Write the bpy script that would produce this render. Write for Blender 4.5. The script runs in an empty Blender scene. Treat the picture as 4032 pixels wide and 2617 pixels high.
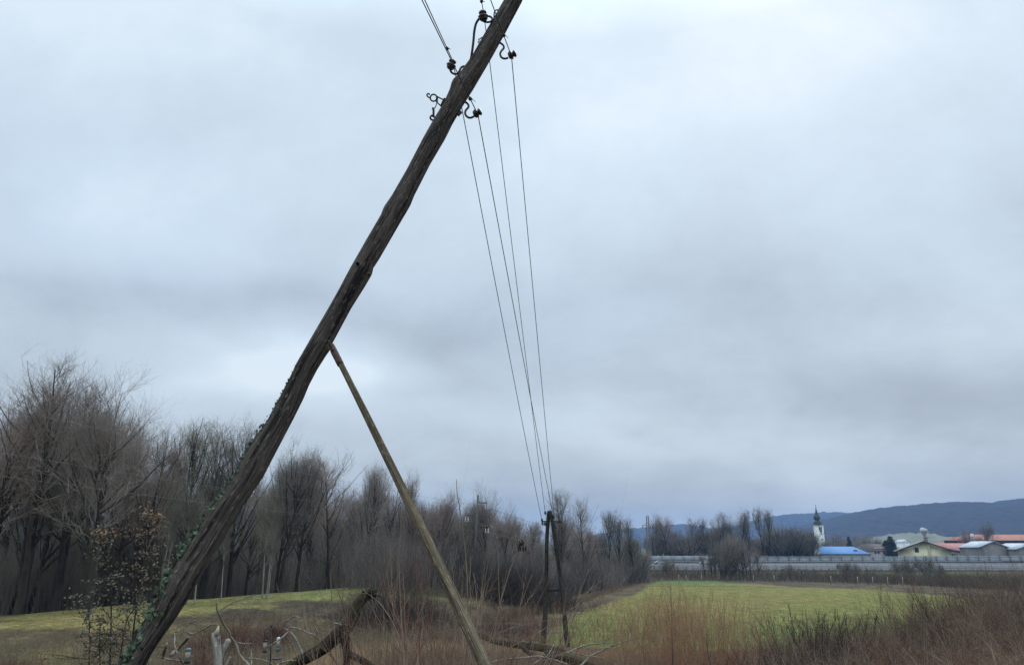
import bpy, math, random
import numpy as np
from mathutils import Vector
random.seed(7)
SC = bpy.context.scene
COL = SC.collection
F = 2950.0; PITCH = math.radians(15.83)
CP, SP = math.cos(PITCH), math.sin(PITCH)
R = math.radians
# ---------------------------------------------------------------- camera
cam_d = bpy.data.cameras.new('camera'); cam = bpy.data.objects.new('camera', cam_d); COL.objects.link(cam)
cam.location = (0, 0, 0); cam.rotation_euler = (math.pi/2 + PITCH, 0, 0)
cam_d.sensor_width = 36; cam_d.lens = 36*F/4032; cam_d.clip_start = .05; cam_d.clip_end = 40000
SC.camera = cam
# ---------------------------------------------------------------- exposure, world, sun
SC.view_settings.view_transform = 'Standard'; SC.view_settings.look = 'None'
SC.view_settings.exposure = 0.04; SC.view_settings.gamma = 1.0
SC.render.engine = 'CYCLES'
SC.cycles.use_denoising = True; SC.cycles.denoising_prefilter = 'NONE'; SC.cycles.use_adaptive_sampling = False; SC.cycles.max_bounces = 5; SC.cycles.diffuse_bounces = 3
SC.cycles.transparent_max_bounces = 12; SC.cycles.volume_bounces = 1; SC.cycles.caustics_reflective = False
SC.cycles.caustics_refractive = False

def dirn(u, v):
    du = (u-2016.0)/F; dv = (v-1308.5)/F
    return np.array([du, CP+dv*SP, SP-dv*CP])
def ae(u, v):
    d = dirn(u, v); return d[0]/d[1], d[2]/d[1]
def P(u, v, Y):                       # point that the photo shows at (u, v), Y metres ahead of the camera
    d = dirn(u, v); return d*(Y/d[1])

class NT:
    def __init__(s, tree): s.t = tree; s.n = tree.nodes; s.l = tree.links
    def new(s, kind, **kw):
        n = s.n.new(kind)
        for k, v in kw.items(): setattr(n, k, v)
        return n
    def put(s, sock, v):
        if hasattr(v, 'is_output'): s.l.new(v, sock)
        else: sock.default_value = v
    def m(s, op, a, b=0.0, c=None, clamp=False):
        n = s.new('ShaderNodeMath', operation=op, use_clamp=clamp)
        s.put(n.inputs[0], a); s.put(n.inputs[1], b)
        if c is not None: s.put(n.inputs[2], c)
        return n.outputs[0]
    def vm(s, op, a, b=(0, 0, 0), out=0):
        n = s.new('ShaderNodeVectorMath', operation=op); s.put(n.inputs[0], a); s.put(n.inputs[1], b)
        return n.outputs['Value'] if out else n.outputs['Vector']
    def noise(s, vec, scale, detail=4, rough=.55, color=False):
        n = s.new('ShaderNodeTexNoise'); s.put(n.inputs['Vector'], vec); n.inputs['Scale'].default_value = scale
        n.inputs['Detail'].default_value = detail; n.inputs['Roughness'].default_value = rough
        return n.outputs['Color'] if color else n.outputs['Fac']
    def ramp(s, fac, stops):
        n = s.new('ShaderNodeValToRGB'); s.put(n.inputs[0], fac); e = n.color_ramp.elements
        while len(e) < len(stops): e.new(.5)
        for el, (p, c) in zip(e, stops): el.position = p; el.color = (*c, 1)
        return n.outputs[0]
    def mix(s, fac, a, b, mode='MIX'):
        n = s.new('ShaderNodeMix', data_type='RGBA', blend_type=mode)
        s.put(n.inputs[0], fac)
        for sock, v in ((n.inputs[6], a), (n.inputs[7], b)):
            if isinstance(v, tuple): v = (*v, 1) if len(v) == 3 else v
            s.put(sock, v)
        return n.outputs[2]

W = bpy.data.worlds.new('World'); SC.world = W; W.use_nodes = True
t = NT(W.node_tree); t.n.clear()
tc = t.new('ShaderNodeTexCoord').outputs['Generated']
sep = t.new('ShaderNodeSeparateXYZ'); t.l.new(tc, sep.inputs[0]); X, Yd, Z = sep.outputs
ay = t.m('MAXIMUM', t.m('ABSOLUTE', Yd), .05)
a_, e_ = t.m('DIVIDE', X, ay), t.m('DIVIDE', Z, ay)
zz = t.m('ADD', t.m('MAXIMUM', Z, 0.0), .26)
pl = t.new('ShaderNodeCombineXYZ'); t.l.new(t.m('DIVIDE', X, zz), pl.inputs[0]); t.l.new(t.m('DIVIDE', Yd, zz), pl.inputs[1])
pl = pl.outputs[0]
aev = t.new('ShaderNodeCombineXYZ'); t.l.new(a_, aev.inputs[0]); t.l.new(e_, aev.inputs[1]); aev = aev.outputs[0]
warp = t.vm('SUBTRACT', t.noise(pl, .9, 4, .55, True), (.5, .5, .5))
wa = t.vm('ADD', aev, t.vm('MULTIPLY', warp, (.34, .20, 0)))
# banks of cloud: (u, v, half width, half height, amount), each turned into a direction of the sky
BLOBS = [(300, 60, 750, 330, .16), (900, 330, 260, 200, -.05), (700, 850, 620, 230, .17), (430, 1190, 560, 100, -.19),
 (1150, 1450, 430, 120, .52), (1650, 1650, 500, 80, .10), (1750, 1300, 430, 110, -.20), (1500, 180, 420, 260, -.10), (2350, 620, 420, 260, .09),
 (3150, 300, 900, 260, .07), (2560, 100, 260, 200, -.03), (3000, 1150, 750, 200, -.16), (3500, 1540, 640, 140, -.23),
 (2450, 1700, 520, 80, .16), (3300, 1880, 700, 50, .10), (2500, 1930, 900, 60, -.12), (3850, 1250, 260, 250, .05), (2050, 1010, 260, 240, -.06),
 (2300, 1480, 420, 120, -.12), (3800, 1850, 500, 60, -.08), (1100, 1150, 300, 80, -.08), (120, 1450, 400, 90, -.04)]
tot = None
for (u, v, hw, hh, am) in BLOBS:
    a0, e0 = ae(u, v); a1, e1 = ae(u+hw, v-hh*0.0); a2, e2 = ae(u, v-hh)
    d = t.vm('SUBTRACT', wa, (a0, e0, 0)); d = t.vm('MULTIPLY', d, (1/abs(a1-a0), 1/abs(e2-e0), 0))
    l = t.vm('DOT_PRODUCT', d, d, out=1)
    g = t.m('MULTIPLY', t.m('EXPONENT', t.m('MULTIPLY', l, -1.0)), am)
    tot = g if tot is None else t.m('ADD', tot, g)
nz = t.m('SUBTRACT', t.noise(pl, 1.3, 7, .60), .5); nz2 = t.m('SUBTRACT', t.noise(pl, .35, 3, .5), .5)
elev = t.new('ShaderNodeMapRange'); t.l.new(Z, elev.inputs[0])
for k, vv in ((1, 0.0), (2, .55), (3, .41), (4, .87)): elev.inputs[k].default_value = vv
lum = t.m('ADD', t.m('ADD', t.m('ADD', elev.outputs[0], t.m('MULTIPLY', tot, 1.08)), t.m('MULTIPLY', nz, .56)), t.m('ADD', t.m('MULTIPLY', nz2, .22), t.m('MULTIPLY', t.m('SUBTRACT', t.noise(wa, 3.6, 7, .58), .5), .52)))
cloud = t.ramp(lum, [(0.0, (.275, .320, .375)), (.3, (.405, .470, .530)), (.6, (.575, .665, .735)), (.85, (.68, .79, .865)), (1.0, (.79, .88, .94))])
# two tints: lavender-blue hollows and green-grey thin cloud
hue = t.noise(pl, .8, 2, .5)
cloud = t.mix(t.m('MULTIPLY', t.m('SUBTRACT', hue, .35, clamp=True), 2.0, clamp=True), cloud, t.mix(1.0, cloud, (.968, .988, 1.05), 'MULTIPLY'))
zen = t.new('ShaderNodeMapRange'); t.l.new(Z, zen.inputs[0])       # overcast sky is brighter overhead
for k, vv in ((1, .60), (2, 1.0), (3, 1.0), (4, 3.5)): zen.inputs[k].default_value = vv
warm = t.new('ShaderNodeMapRange'); t.l.new(Z, warm.inputs[0])
for k, vv in ((1, .02), (2, .30), (3, 1.0), (4, 0.0)): warm.inputs[k].default_value = vv
cloud = t.mix(warm.outputs[0], cloud, t.mix(1.0, cloud, (1.10, 1.03, .95), 'MULTIPLY'))
cloud = t.mix(1.0, cloud, (.972, 1.0, 1.030), 'MULTIPLY')
cloud = t.vm('SCALE', cloud); sc_n = t.n[-1]; t.l.new(t.m('MULTIPLY', zen.outputs[0], 10.0), sc_n.inputs['Scale'])
SUN_EL, SUN_AZ = 48.0, 25.0
sky = t.new('ShaderNodeTexSky', sky_type='NISHITA'); sky.sun_disc = False
sky.sun_elevation = R(SUN_EL); sky.sun_rotation = R(SUN_AZ); sky.dust_density = 3
bg = t.new('ShaderNodeBackground'); bg.inputs['Strength'].default_value = .10
t.l.new(t.mix(.93, sky.outputs[0], cloud), bg.inputs['Color'])
wo = t.new('ShaderNodeOutputWorld'); t.l.new(bg.outputs[0], wo.inputs[0])

sd = bpy.data.lights.new('sun', 'SUN'); sd.energy = 1.2; sd.angle = R(25); sd.color = (1, .97, .93)
so = bpy.data.objects.new('sun', sd); COL.objects.link(so)
so.rotation_euler = Vector((-math.sin(R(SUN_AZ))*math.cos(R(SUN_EL)), -math.cos(R(SUN_AZ))*math.cos(R(SUN_EL)), -math.sin(R(SUN_EL)))).to_track_quat('-Z', 'Y').to_euler()

# ---------------------------------------------------------------- helpers
def vnoise(x, y, seed=0):
    x = np.asarray(x, float); y = np.asarray(y, float)
    xi = np.floor(x).astype(np.int64); yi = np.floor(y).astype(np.int64); fx = x-xi; fy = y-yi
    fx = fx*fx*(3-2*fx); fy = fy*fy*(3-2*fy)
    def h(a, b):
        n = (a*374761393 + b*668265263 + seed*1442695041) & 0xffffffff
        n = ((n ^ (n >> 13))*1274126177) & 0xffffffff
        return ((n ^ (n >> 16)) & 0xffff)/65535.0
    return (h(xi, yi)*(1-fx)+h(xi+1, yi)*fx)*(1-fy)+(h(xi, yi+1)*(1-fx)+h(xi+1, yi+1)*fx)*fy
def fbm(x, y, seed=0, o=4):
    r = 0; a = .5
    for k in range(o): r = r+a*vnoise(x*2**k, y*2**k, seed+k); a *= .5
    return r

def mat(name, c1, c2=None, scale=3.0, rough=.9, bump=0.0, stretch=(1, 1, 1), detail=5, uv=False, vary=0.0, metal=0.0, c3=None, spec=.25, contrast=(.35, .65), s2=.6):
    m = bpy.data.materials.new(name); m.use_nodes = True; q = NT(m.node_tree); bs = q.n['Principled BSDF']
    bs.inputs['Roughness'].default_value = rough; bs.inputs['Metallic'].default_value = metal
    bs.inputs['Specular IOR Level'].default_value = spec
    if c2 is None: c2 = tuple(x*.75 for x in c1)
    tcn = q.new('ShaderNodeTexCoord').outputs['UV' if uv else 'Object']
    vec = q.vm('MULTIPLY', tcn, stretch)
    n = q.noise(vec, scale, detail, .6)
    col = q.ramp(n, [(contrast[0], c1), (contrast[1], c2)])
    if c3 is not None:
        n3 = q.noise(vec, scale*s2, 4, .6)
        col = q.mix(q.ramp(n3, [(.50, (0, 0, 0)), (.62, (1, 1, 1))]), col, c3)
    if vary:
        oi = q.new('ShaderNodeObjectInfo').outputs['Random']
        col = q.mix(1.0, col, q.ramp(oi, [(0, (1-vary, 1-vary, 1-vary)), (1, (1+vary, 1+vary*.8, 1+vary*.6))]), 'MULTIPLY')
    q.l.new(col, bs.inputs['Base Color'])
    if bump:
        b = q.new('ShaderNodeBump'); b.inputs['Strength'].default_value = 1; b.inputs['Distance'].default_value = bump
        q.l.new(n, b.inputs['Height']); q.l.new(b.outputs[0], bs.inputs['Normal'])
    return m

def raw_mesh(name, verts, quads=None, tris=None, smooth=False, uvs=None, mats=(), midx=None):
    me = bpy.data.meshes.new(name); verts = np.asarray(verts, np.float32)
    q = np.zeros((0, 4), np.int32) if quads is None else np.asarray(quads, np.int32).reshape(-1, 4)
    tr = np.zeros((0, 3), np.int32) if tris is None else np.asarray(tris, np.int32).reshape(-1, 3)
    me.vertices.add(len(verts)); me.vertices.foreach_set('co', verts.ravel())
    nl = q.size+tr.size; me.loops.add(nl); me.loops.foreach_set('vertex_index', np.concatenate([q.ravel(), tr.ravel()]))
    me.polygons.add(len(q)+len(tr))
    me.polygons.foreach_set('loop_start', np.concatenate([np.arange(len(q))*4, q.size+np.arange(len(tr))*3]).astype(np.int32))
    me.polygons.foreach_set('loop_total', np.concatenate([np.full(len(q), 4), np.full(len(tr), 3)]).astype(np.int32))
    if smooth: me.polygons.foreach_set('use_smooth', np.ones(len(q)+len(tr), bool))
    if midx is not None: me.polygons.foreach_set('material_index', np.asarray(midx, np.int32))
    for m in mats: me.materials.append(m)
    me.update(); me.validate()
    return me

class Geo:
    """collects shapes that end up as ONE mesh object"""
    def __init__(s): s.v = []; s.q = []; s.t = []; s.n = 0
    def add(s, v, q=None, t=None):
        v = np.asarray(v, float).reshape(-1, 3); s.v.append(v)
        if q is not None and len(q): s.q.append(np.asarray(q).reshape(-1, 4)+s.n)
        if t is not None and len(t): s.t.append(np.asarray(t).reshape(-1, 3)+s.n)
        s.n += len(v); return s
    def tubes(s, pts, rad, S=4, cap=False):
        pts = np.asarray(pts, float); rad = np.asarray(rad, float)
        if pts.ndim == 2: pts = pts[None]; rad = rad[None]
        M, K, _ = pts.shape
        if M == 0: return s
        tg = np.empty_like(pts); tg[:, 1:-1] = pts[:, 2:]-pts[:, :-2]; tg[:, 0] = pts[:, 1]-pts[:, 0]; tg[:, -1] = pts[:, -1]-pts[:, -2]
        tg /= np.linalg.norm(tg, axis=2, keepdims=True)+1e-9
        ref = np.zeros((M, 1, 3)); mean = np.abs(pts[:, -1]-pts[:, 0]); k = np.argmin(mean, axis=1); ref[np.arange(M), 0, k] = 1
        n = np.cross(tg, ref); n /= np.linalg.norm(n, axis=2, keepdims=True)+1e-9; b = np.cross(tg, n)
        a = np.arange(S)*2*math.pi/S
        ring = n[:, :, None, :]*np.cos(a)[None, None, :, None]+b[:, :, None, :]*np.sin(a)[None, None, :, None]
        V = pts[:, :, None, :]+ring*rad[:, :, None, None]
        i = np.arange(S); j = (i+1) % S
        base = (np.arange(M)[:, None, None]*K+np.arange(K-1)[None, :, None])*S
        Q = np.stack([base+i, base+j, base+S+j, base+S+i], axis=-1)
        tt = None
        if cap:
            fan = np.array([[0, x, x+1] for x in range(1, S-1)])
            b0 = (np.arange(M)*K*S)[:, None, None]; b1 = b0+(K-1)*S
            tt = np.concatenate([(b0+fan[:, ::-1]).reshape(-1, 3), (b1+fan).reshape(-1, 3)])
        return s.add(V.reshape(-1, 3), Q.reshape(-1, 4), tt)
    def box(s, c, d, rz=0.0, ax=None):
        c = np.asarray(c, float); h = np.asarray(d, float)/2
        v = np.array([[x, y, z] for x in (-1, 1) for y in (-1, 1) for z in (-1, 1)])*h
        if ax is not None: v = v@np.asarray(ax, float)
        elif rz:
            ca, sa = math.cos(rz), math.sin(rz); v = np.stack([v[:, 0]*ca-v[:, 1]*sa, v[:, 0]*sa+v[:, 1]*ca, v[:, 2]], 1)
        return s.add(v+c, [[0, 1, 3, 2], [4, 6, 7, 5], [0, 4, 5, 1], [2, 3, 7, 6], [0, 2, 6, 4], [1, 5, 7, 3]])
    def lathe(s, prof, o, axis=(0, 0, 1), S=16):
        ax = np.asarray(axis, float); ax /= np.linalg.norm(ax)
        r0 = np.array([1, 0, 0]) if abs(ax[0]) < .8 else np.array([0, 1, 0]); n = np.cross(ax, r0); n /= np.linalg.norm(n); b = np.cross(ax, n)
        a = np.arange(S)*2*math.pi/S; V = []
        for (r, h) in prof: V.append(np.asarray(o)+ax*h+(n[None]*np.cos(a)[:, None]+b[None]*np.sin(a)[:, None])*r)
        K = len(prof); i = np.arange(S); j = (i+1) % S; base = (np.arange(K-1)*S)[:, None]
        Q = np.stack([base+i, base+j, base+S+j, base+S+i], -1)
        fan = np.array([[0, x, x+1] for x in range(1, S-1)])
        return s.add(np.concatenate(V), Q.reshape(-1, 4), np.concatenate([fan[:, ::-1], fan+(K-1)*S]))
    def mesh(s, name, m, smooth=False, local=None):
        v = np.concatenate(s.v); v = v-(np.asarray(local) if local is not None else 0)
        return raw_mesh(name, v, np.concatenate(s.q) if s.q else None, np.concatenate(s.t) if s.t else None, smooth, mats=[m])
    def obj(s, name, m, parent=None, smooth=False):
        return link(name, s.mesh(name, m, smooth, parent['_o'] if parent is not None else None), parent)

def link(name, me, parent=None, loc=None):
    o = bpy.data.objects.new(name, me); COL.objects.link(o)
    if parent is not None:
        o.parent = parent
        if '_o' in parent: o['_o'] = parent['_o']
    if loc is not None: o.location = loc
    return o
def thing(name, label, cat, loc=(0, 0, 0), group=None):      # Empty at the thing's base; parts' vertices are given in world space
    o = bpy.data.objects.new(name, None); COL.objects.link(o); o.location = loc; o.empty_display_size = .3
    o['label'] = label; o['category'] = cat; o['_o'] = tuple(float(x) for x in loc)
    if group: o['group'] = group
    return o
def tag(o, label=None, cat=None, group=None, kind=None):
    for k, v in (('label', label), ('category', cat), ('group', group), ('kind', kind)):
        if v: o[k] = v
    return o
def nrm(a): return a/(np.linalg.norm(a, axis=-1, keepdims=True)+1e-9)

# ---------------------------------------------------------------- terrain
YB = [-60, 0, 4, 10, 20, 35, 50, 100, 230, 256, 268, 340, 352, 420, 700, 2000, 20000]
ZB = [-1.5, -1.65, -2.4, -3.4, -4.4, -5.5, -6.0, -7.3, -10.2, -10.0, -8.3, -7.4, -8.2, -9.0, -11, -16, -16]
def dike_s(x, y): return (x+32)*.870-(y-50)*.492
def terrain(x, y):
    x = np.asarray(x, float); y = np.asarray(y, float)
    z = np.interp(y, YB, ZB)
    s = dike_s(x, y); l = (x+32)*.492+(y-50)*.870
    fade = np.interp(l, [-60, -30, 45, 62], [.6, 1, 1, 0])*np.interp(y, [14, 32], [0, 1])
    bump = np.interp(s, [-22, -7, -1, 2, 13], [0, .93, 1, .93, 0])
    z = z+(np.interp(l, [-10, 0, 33], [-4.95, -4.75, -4.4])-z)*bump*fade
    near = np.interp(y, [30, 60, 240, 262], [.5, .5, .45, 0])
    z = z+near*(fbm(x*.13, y*.13, 3)-.47)*.7
    # stream hollow between the dike and the meadow
    return z
def G(u, v, lo=8, hi=400):             # where the ray through (u, v) meets the ground
    d = dirn(u, v); ys = np.linspace(lo, hi, 4000); x = d[0]/d[1]*ys; z = d[2]/d[1]*ys
    k = np.nonzero(z < terrain(x, ys))[0]
    y = ys[k[0]] if len(k) else hi
    return np.array([d[0]/d[1]*y, y, float(terrain(d[0]/d[1]*y, y))])
FIELD_PX = [(2120, 2545), (2160, 2500), (2230, 2440), (2330, 2392), (2440, 2360), (2530, 2325), (2552, 2300), (2600, 2287), (2800, 2287), (3000, 2300), (3200, 2312), (3450, 2323), (3650, 2338), (3800, 2352),
            (3900, 2400), (3900, 2480), (3600, 2530), (3000, 2560), (2500, 2570)]
FIELD = np.array([G(u, v, 30)[:2] for u, v in FIELD_PX])
def in_poly(x, y, poly):
    ins = np.zeros(np.shape(x), bool)
    for i in range(len(poly)):
        x1, y1 = poly[i-1]; x2, y2 = poly[i]
        c = ((y1 > y) != (y2 > y)) & (x < (x2-x1)*(y-y1)/(y2-y1+1e-9)+x1); ins ^= c
    return ins
def lerp(a, b, f): return a+(np.asarray(b)-a)*f[..., None]
def ground_colour(x, y):
    n1 = fbm(x*.25, y*.25, 11); n2 = fbm(x*.05, y*.05, 21); n3 = fbm(x*1.1, y*.5, 31)
    br = np.array([.105, .078, .050]); c = np.broadcast_to(br, x.shape+(3,)).copy()
    c = lerp(c, [.17, .125, .075], np.clip((n1-.42)*4, 0, 1)); c = lerp(c, [.055, .048, .038], np.clip((n3-.50)*5, 0, 1))
    c = lerp(c, [.060, .052, .040], np.clip(n2*2.2-.55, 0, 1)*.6)
    s = dike_s(x, y); l = (x+32)*.492+(y-50)*.870
    dk = np.interp(s, [-12, -8, 1.0, 6.5], [0, 1, 1, 0])*np.interp(l, [-60, -50, 50, 60], [1, 1, 1, 0])*np.interp(y, [25, 32], [0, 1])
    dk = np.clip((dk-.35+(n1-.47)*2.6)*2.2, 0, 1)
    g = lerp(np.broadcast_to(np.array([.25, .215, .080]), x.shape+(3,)), [.15, .185, .062], np.interp(l+14*(n2-.5), [2, 32], [0, 1]))
    g = lerp(g, [.225, .165, .075], np.clip((n3-.47)*5, 0, 1)*.6)
    c = lerp(c, [0, 0, 0], 0*dk)*(1-dk[..., None])+g*dk[..., None]
    j = 3.0*(fbm(x*.4, y*.4, 41)-.47)
    f = in_poly(x+j, y+j, FIELD).astype(float)
    fg = lerp(np.broadcast_to(np.array([.185, .185, .058]), x.shape+(3,)), [.125, .180, .048], np.clip((95-y+40*(n2-.47)-.2*x)/40, 0, 1)*.9)
    fg = lerp(fg, [.225, .185, .068], np.clip((n2-.46)*6, 0, 1)*np.interp(y, [60, 100, 180], [.2, .75, .55]))
    fg = lerp(fg, [.095, .165, .055], np.interp(y-.12*(x-40), [196, 204], [0, 1])*.85)
    fg = lerp(fg, [.105, .085, .045], np.clip((fbm(x*.07, y*.45, 51)-.52)*9, 0, 1)*np.interp(y, [150, 175, 198, 205], [0, .9, .9, 0]))
    fg = fg*(.78+.40*n3[..., None])
    c = c*(1-f[..., None])+fg*f[..., None]
    e = np.interp(y, [246, 258, 266, 275], [0, .8, .8, .3])*np.clip((n1-.38)*5, 0, 1)
    c = lerp(c, [.10, .125, .045], e)
    far = np.interp(y, [350, 500], [0, 1]); c = lerp(c, [.13, .135, .075], far)
    return c
xs = np.concatenate([-np.geomspace(5200, 112, 30), np.arange(-110, 112, .9), np.geomspace(114, 5200, 30)])
ys = np.concatenate([[-60, -30, -12, -6], np.arange(0, 30, 1.5), np.arange(30, 112, .7), np.arange(112, 262, 1.6), np.arange(262, 400, 5), np.geomspace(400, 5000, 26)])
XX, YY = np.meshgrid(xs, ys); ZZ = terrain(XX, YY)-np.where((YY > 266) & (YY < 342), .35, 0)
ni, nj = XX.shape; idx = np.arange(ni*nj).reshape(ni, nj)
Q = np.stack([idx[:-1, :-1], idx[:-1, 1:], idx[1:, 1:], idx[1:, :-1]], -1).reshape(-1, 4)
gm = bpy.data.materials.new('ground'); gm.use_nodes = True; q = NT(gm.node_tree); bs = q.n['Principled BSDF']; bs.inputs['Roughness'].default_value = 1; bs.inputs['Specular IOR Level'].default_value = .1
vc = q.new('ShaderNodeVertexColor', layer_name='col').outputs[0]; ob = q.new('ShaderNodeTexCoord').outputs['Object']
nn = q.noise(ob, 2.2, 8, .72); n4 = q.noise(q.vm('MULTIPLY', ob, (1, .35, 1)), .8, 5, .6)
q.l.new(q.mix(1.0, q.mix(1.0, vc, q.ramp(nn, [(.32, (.45, .45, .45)), (.68, (1.5, 1.5, 1.5))]), 'MULTIPLY'), q.ramp(n4, [(.36, (.75, .72, .7)), (.64, (1.2, 1.2, 1.2))]), 'MULTIPLY'), bs.inputs['Base Color'])
b = q.new('ShaderNodeBump'); b.inputs['Distance'].default_value = .35; q.l.new(nn, b.inputs['Height']); q.l.new(b.outputs[0], bs.inputs['Normal'])
gme = raw_mesh('ground', np.stack([XX, YY, ZZ], -1).reshape(-1, 3), Q, smooth=True, mats=[gm])
ca = gme.color_attributes.new('col', 'FLOAT_COLOR', 'POINT')
cc = np.ones((ni*nj, 4), np.float32); cc[:, :3] = ground_colour(XX, YY).reshape(-1, 3); ca.data.foreach_set('color', cc.ravel())
tag(link('ground', gme), 'rough winter ground with grassy dike, scrub and green meadow', kind='structure')

# hills: ridge line in the photo -> wooded ridge at its real distance
def hill(name, pts, D, depth, m, amp, step, label):
    us = np.array([p[0] for p in pts], float); vs = np.array([p[1] for p in pts], float)
    a = []; e = []
    for u, v in zip(us, vs): q_ = ae(u, v); a.append(q_[0]); e.append(q_[1])
    xw = np.arange(a[0]*D, a[-1]*D, step); ez = np.interp(xw, np.array(a)*D, np.array(e)*D)
    rows = np.linspace(-1, 1, 41); V = []
    for r in rows:
        f = math.cos(r*math.pi/2)**.8 if abs(r) < 1 else 0
        y = D+r*depth; base = -16.
        z = base+(ez-base)*f+(fbm(xw/90., np.full_like(xw, y/90.), 5)-.47)*amp*2.2*(f > .02)*(1-f*.8)+(vnoise(xw/9, np.full_like(xw, y/9.), 8)-.5)*max(6, amp*.42)*(f > .02)*(.3+.7*f)
        V.append(np.stack([xw, np.full_like(xw, y), z], 1))
    V = np.concatenate(V); n = len(xw); k = len(rows); id_ = np.arange(n*k).reshape(k, n)
    Q = np.stack([id_[:-1, :-1], id_[:-1, 1:], id_[1:, 1:], id_[1:, :-1]], -1).reshape(-1, 4)
    return tag(link(name, raw_mesh(name, V, Q, smooth=False, mats=[m])), label, kind='structure')
mh = mat('hill_forest', (.010, .012, .014), (.044, .036, .032), .05, 1, 0, contrast=(.35, .65), spec=.05)
hill('hill', [(2900, 2150), (3120, 2105), (3250, 2060), (3330, 2032), (3450, 2005), (3540, 1993), (3640, 1983), (3730, 1982), (3830, 1984), (3920, 1990), (3960, 1978), (4032, 1962), (4200, 1945), (4600, 1935), (5200, 2000), (5800, 2140)], 2400, 800, mh, 16, 6, 'wooded hill behind the village')
hill('hill', [(2200, 2140), (2450, 2085), (2600, 2073), (2650, 2066), (2700, 2068), (2760, 2085), (2900, 2075), (3050, 2030), (3150, 2025), (3210, 2019), (3290, 2022), (3360, 2040), (3600, 2100), (3700, 2140)], 4000, 900, mh, 34, 16, 'far blue ridge left of the church tower')
hill('hill', [(-1700, 2100), (-900, 1990), (-200, 2010), (80, 2012), (200, 2035), (420, 2090), (600, 2140)], 4000, 900, mh, 34, 20, 'far blue ridge behind the wood at left')
mfld = mat('pale_meadow', (.19, .18, .12), (.12, .125, .08), .03, 1)
hill('hill', [(3380, 2150), (3470, 2122), (3530, 2104), (3590, 2098), (3610, 2101), (3625, 2112), (3650, 2126), (3700, 2140), (3740, 2150)], 1500, 260, mfld, 2, 9, 'pale open meadow slope at the foot of the wooded hill')
# ---------------------------------------------------------------- leaning pole
def smooth_poly(p, n):
    p = np.asarray(p, float); L = np.concatenate([[0], np.cumsum(np.linalg.norm(np.diff(p, axis=0), axis=1))]); s = np.linspace(0, L[-1], n)
    return np.stack([np.interp(s, L, p[:, k]) for k in range(p.shape[1])], 1)
def catmull(p, n):
    p = np.asarray(p, float); q = np.vstack([2*p[0]-p[1], p, 2*p[-1]-p[-2]]); out = []
    per = max(2, n//(len(p)-1))
    for i in range(1, len(q)-2):
        for t_ in np.linspace(0, 1, per, endpoint=False):
            out.append(.5*((2*q[i])+(-q[i-1]+q[i+1])*t_+(2*q[i-1]-5*q[i]+4*q[i+1]-q[i+2])*t_**2+(-q[i-1]+3*q[i]-3*q[i+1]+q[i+2])*t_**3))
    out.append(q[-2]); return np.array(out)
def post_mesh(name, C, Rr, m, S=40, rug=.05, seed=1, squash=None, groove=9, cutz=None):
    """tapered weathered post along C with grooves that run along the grain; uv = (angle, metres)"""
    K = len(C); tg = np.gradient(C, axis=0); tg = nrm(tg); ref = np.array([0, 1., 0]); n = nrm(np.cross(tg, ref)); b = np.cross(tg, n)
    L = np.concatenate([[0], np.cumsum(np.linalg.norm(np.diff(C, axis=0), axis=1))])
    a = np.arange(S)*2*math.pi/S; A, LL = np.meshgrid(a, L)
    g = fbm(np.cos(A)*groove*.5+30+LL*.12, np.sin(A)*groove*.5+30+LL*.9, seed, 4)-.47
    crack = -np.clip(.16-np.abs(vnoise(A*groove/6.283*1.9, LL*.55, seed+9)-.5), 0, .16)*1.1
    big = fbm(np.cos(A)*.9+9, LL*.8+np.sin(A)*.9, seed+3, 2)-.37
    rr = np.asarray(Rr)[:, None]*(1+rug*(g*1.6+crack*2.2+big*.45))
    if squash is not None:                 # hewn faces: pull the round section towards a five-sided one
        w5 = 2*math.pi/5; am = np.mod(A+squash[1], w5)-w5/2; rr = rr*(1+np.asarray(squash[0])[:, None]*(math.cos(w5/2)/np.cos(am)*1.12-1))
    V = C[:, None, :]+(n[:, None, :]*np.cos(A)[..., None]+b[:, None, :]*np.sin(A)[..., None])*rr[..., None]
    i = np.arange(S); j = (i+1) % S; base = (np.arange(K-1)*S)[:, None]
    Q = np.stack([base+i, base+j, base+S+j, base+S+i], -1).reshape(-1, 4)
    fan = np.array([[0, x, x+1] for x in range(1, S-1)])
    T = np.concatenate([fan[:, ::-1], fan+(K-1)*S])
    me = raw_mesh(name, V.reshape(-1, 3), Q, T, smooth=True, mats=[m])
    uv = me.uv_layers.new(name='UVMap'); vi = np.zeros(len(me.loops), np.int32); me.loops.foreach_get('vertex_index', vi)
    u_ = np.cos(A).ravel()[vi]; v_ = LL.ravel()[vi]
    full = np.stack([A.ravel()[vi]/6.283, v_], 1)
    wrap = full[:, 0].copy(); nq = len(Q)*4
    w = wrap[:nq].reshape(-1, 4); fix = (w.max(1)-w.min(1)) > .5; w[fix] = np.where(w[fix] < .5, w[fix]+1, w[fix]); full[:nq, 0] = w.ravel()
    uv.data.foreach_set('uv', full.astype(np.float32).ravel())
    return me
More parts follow.
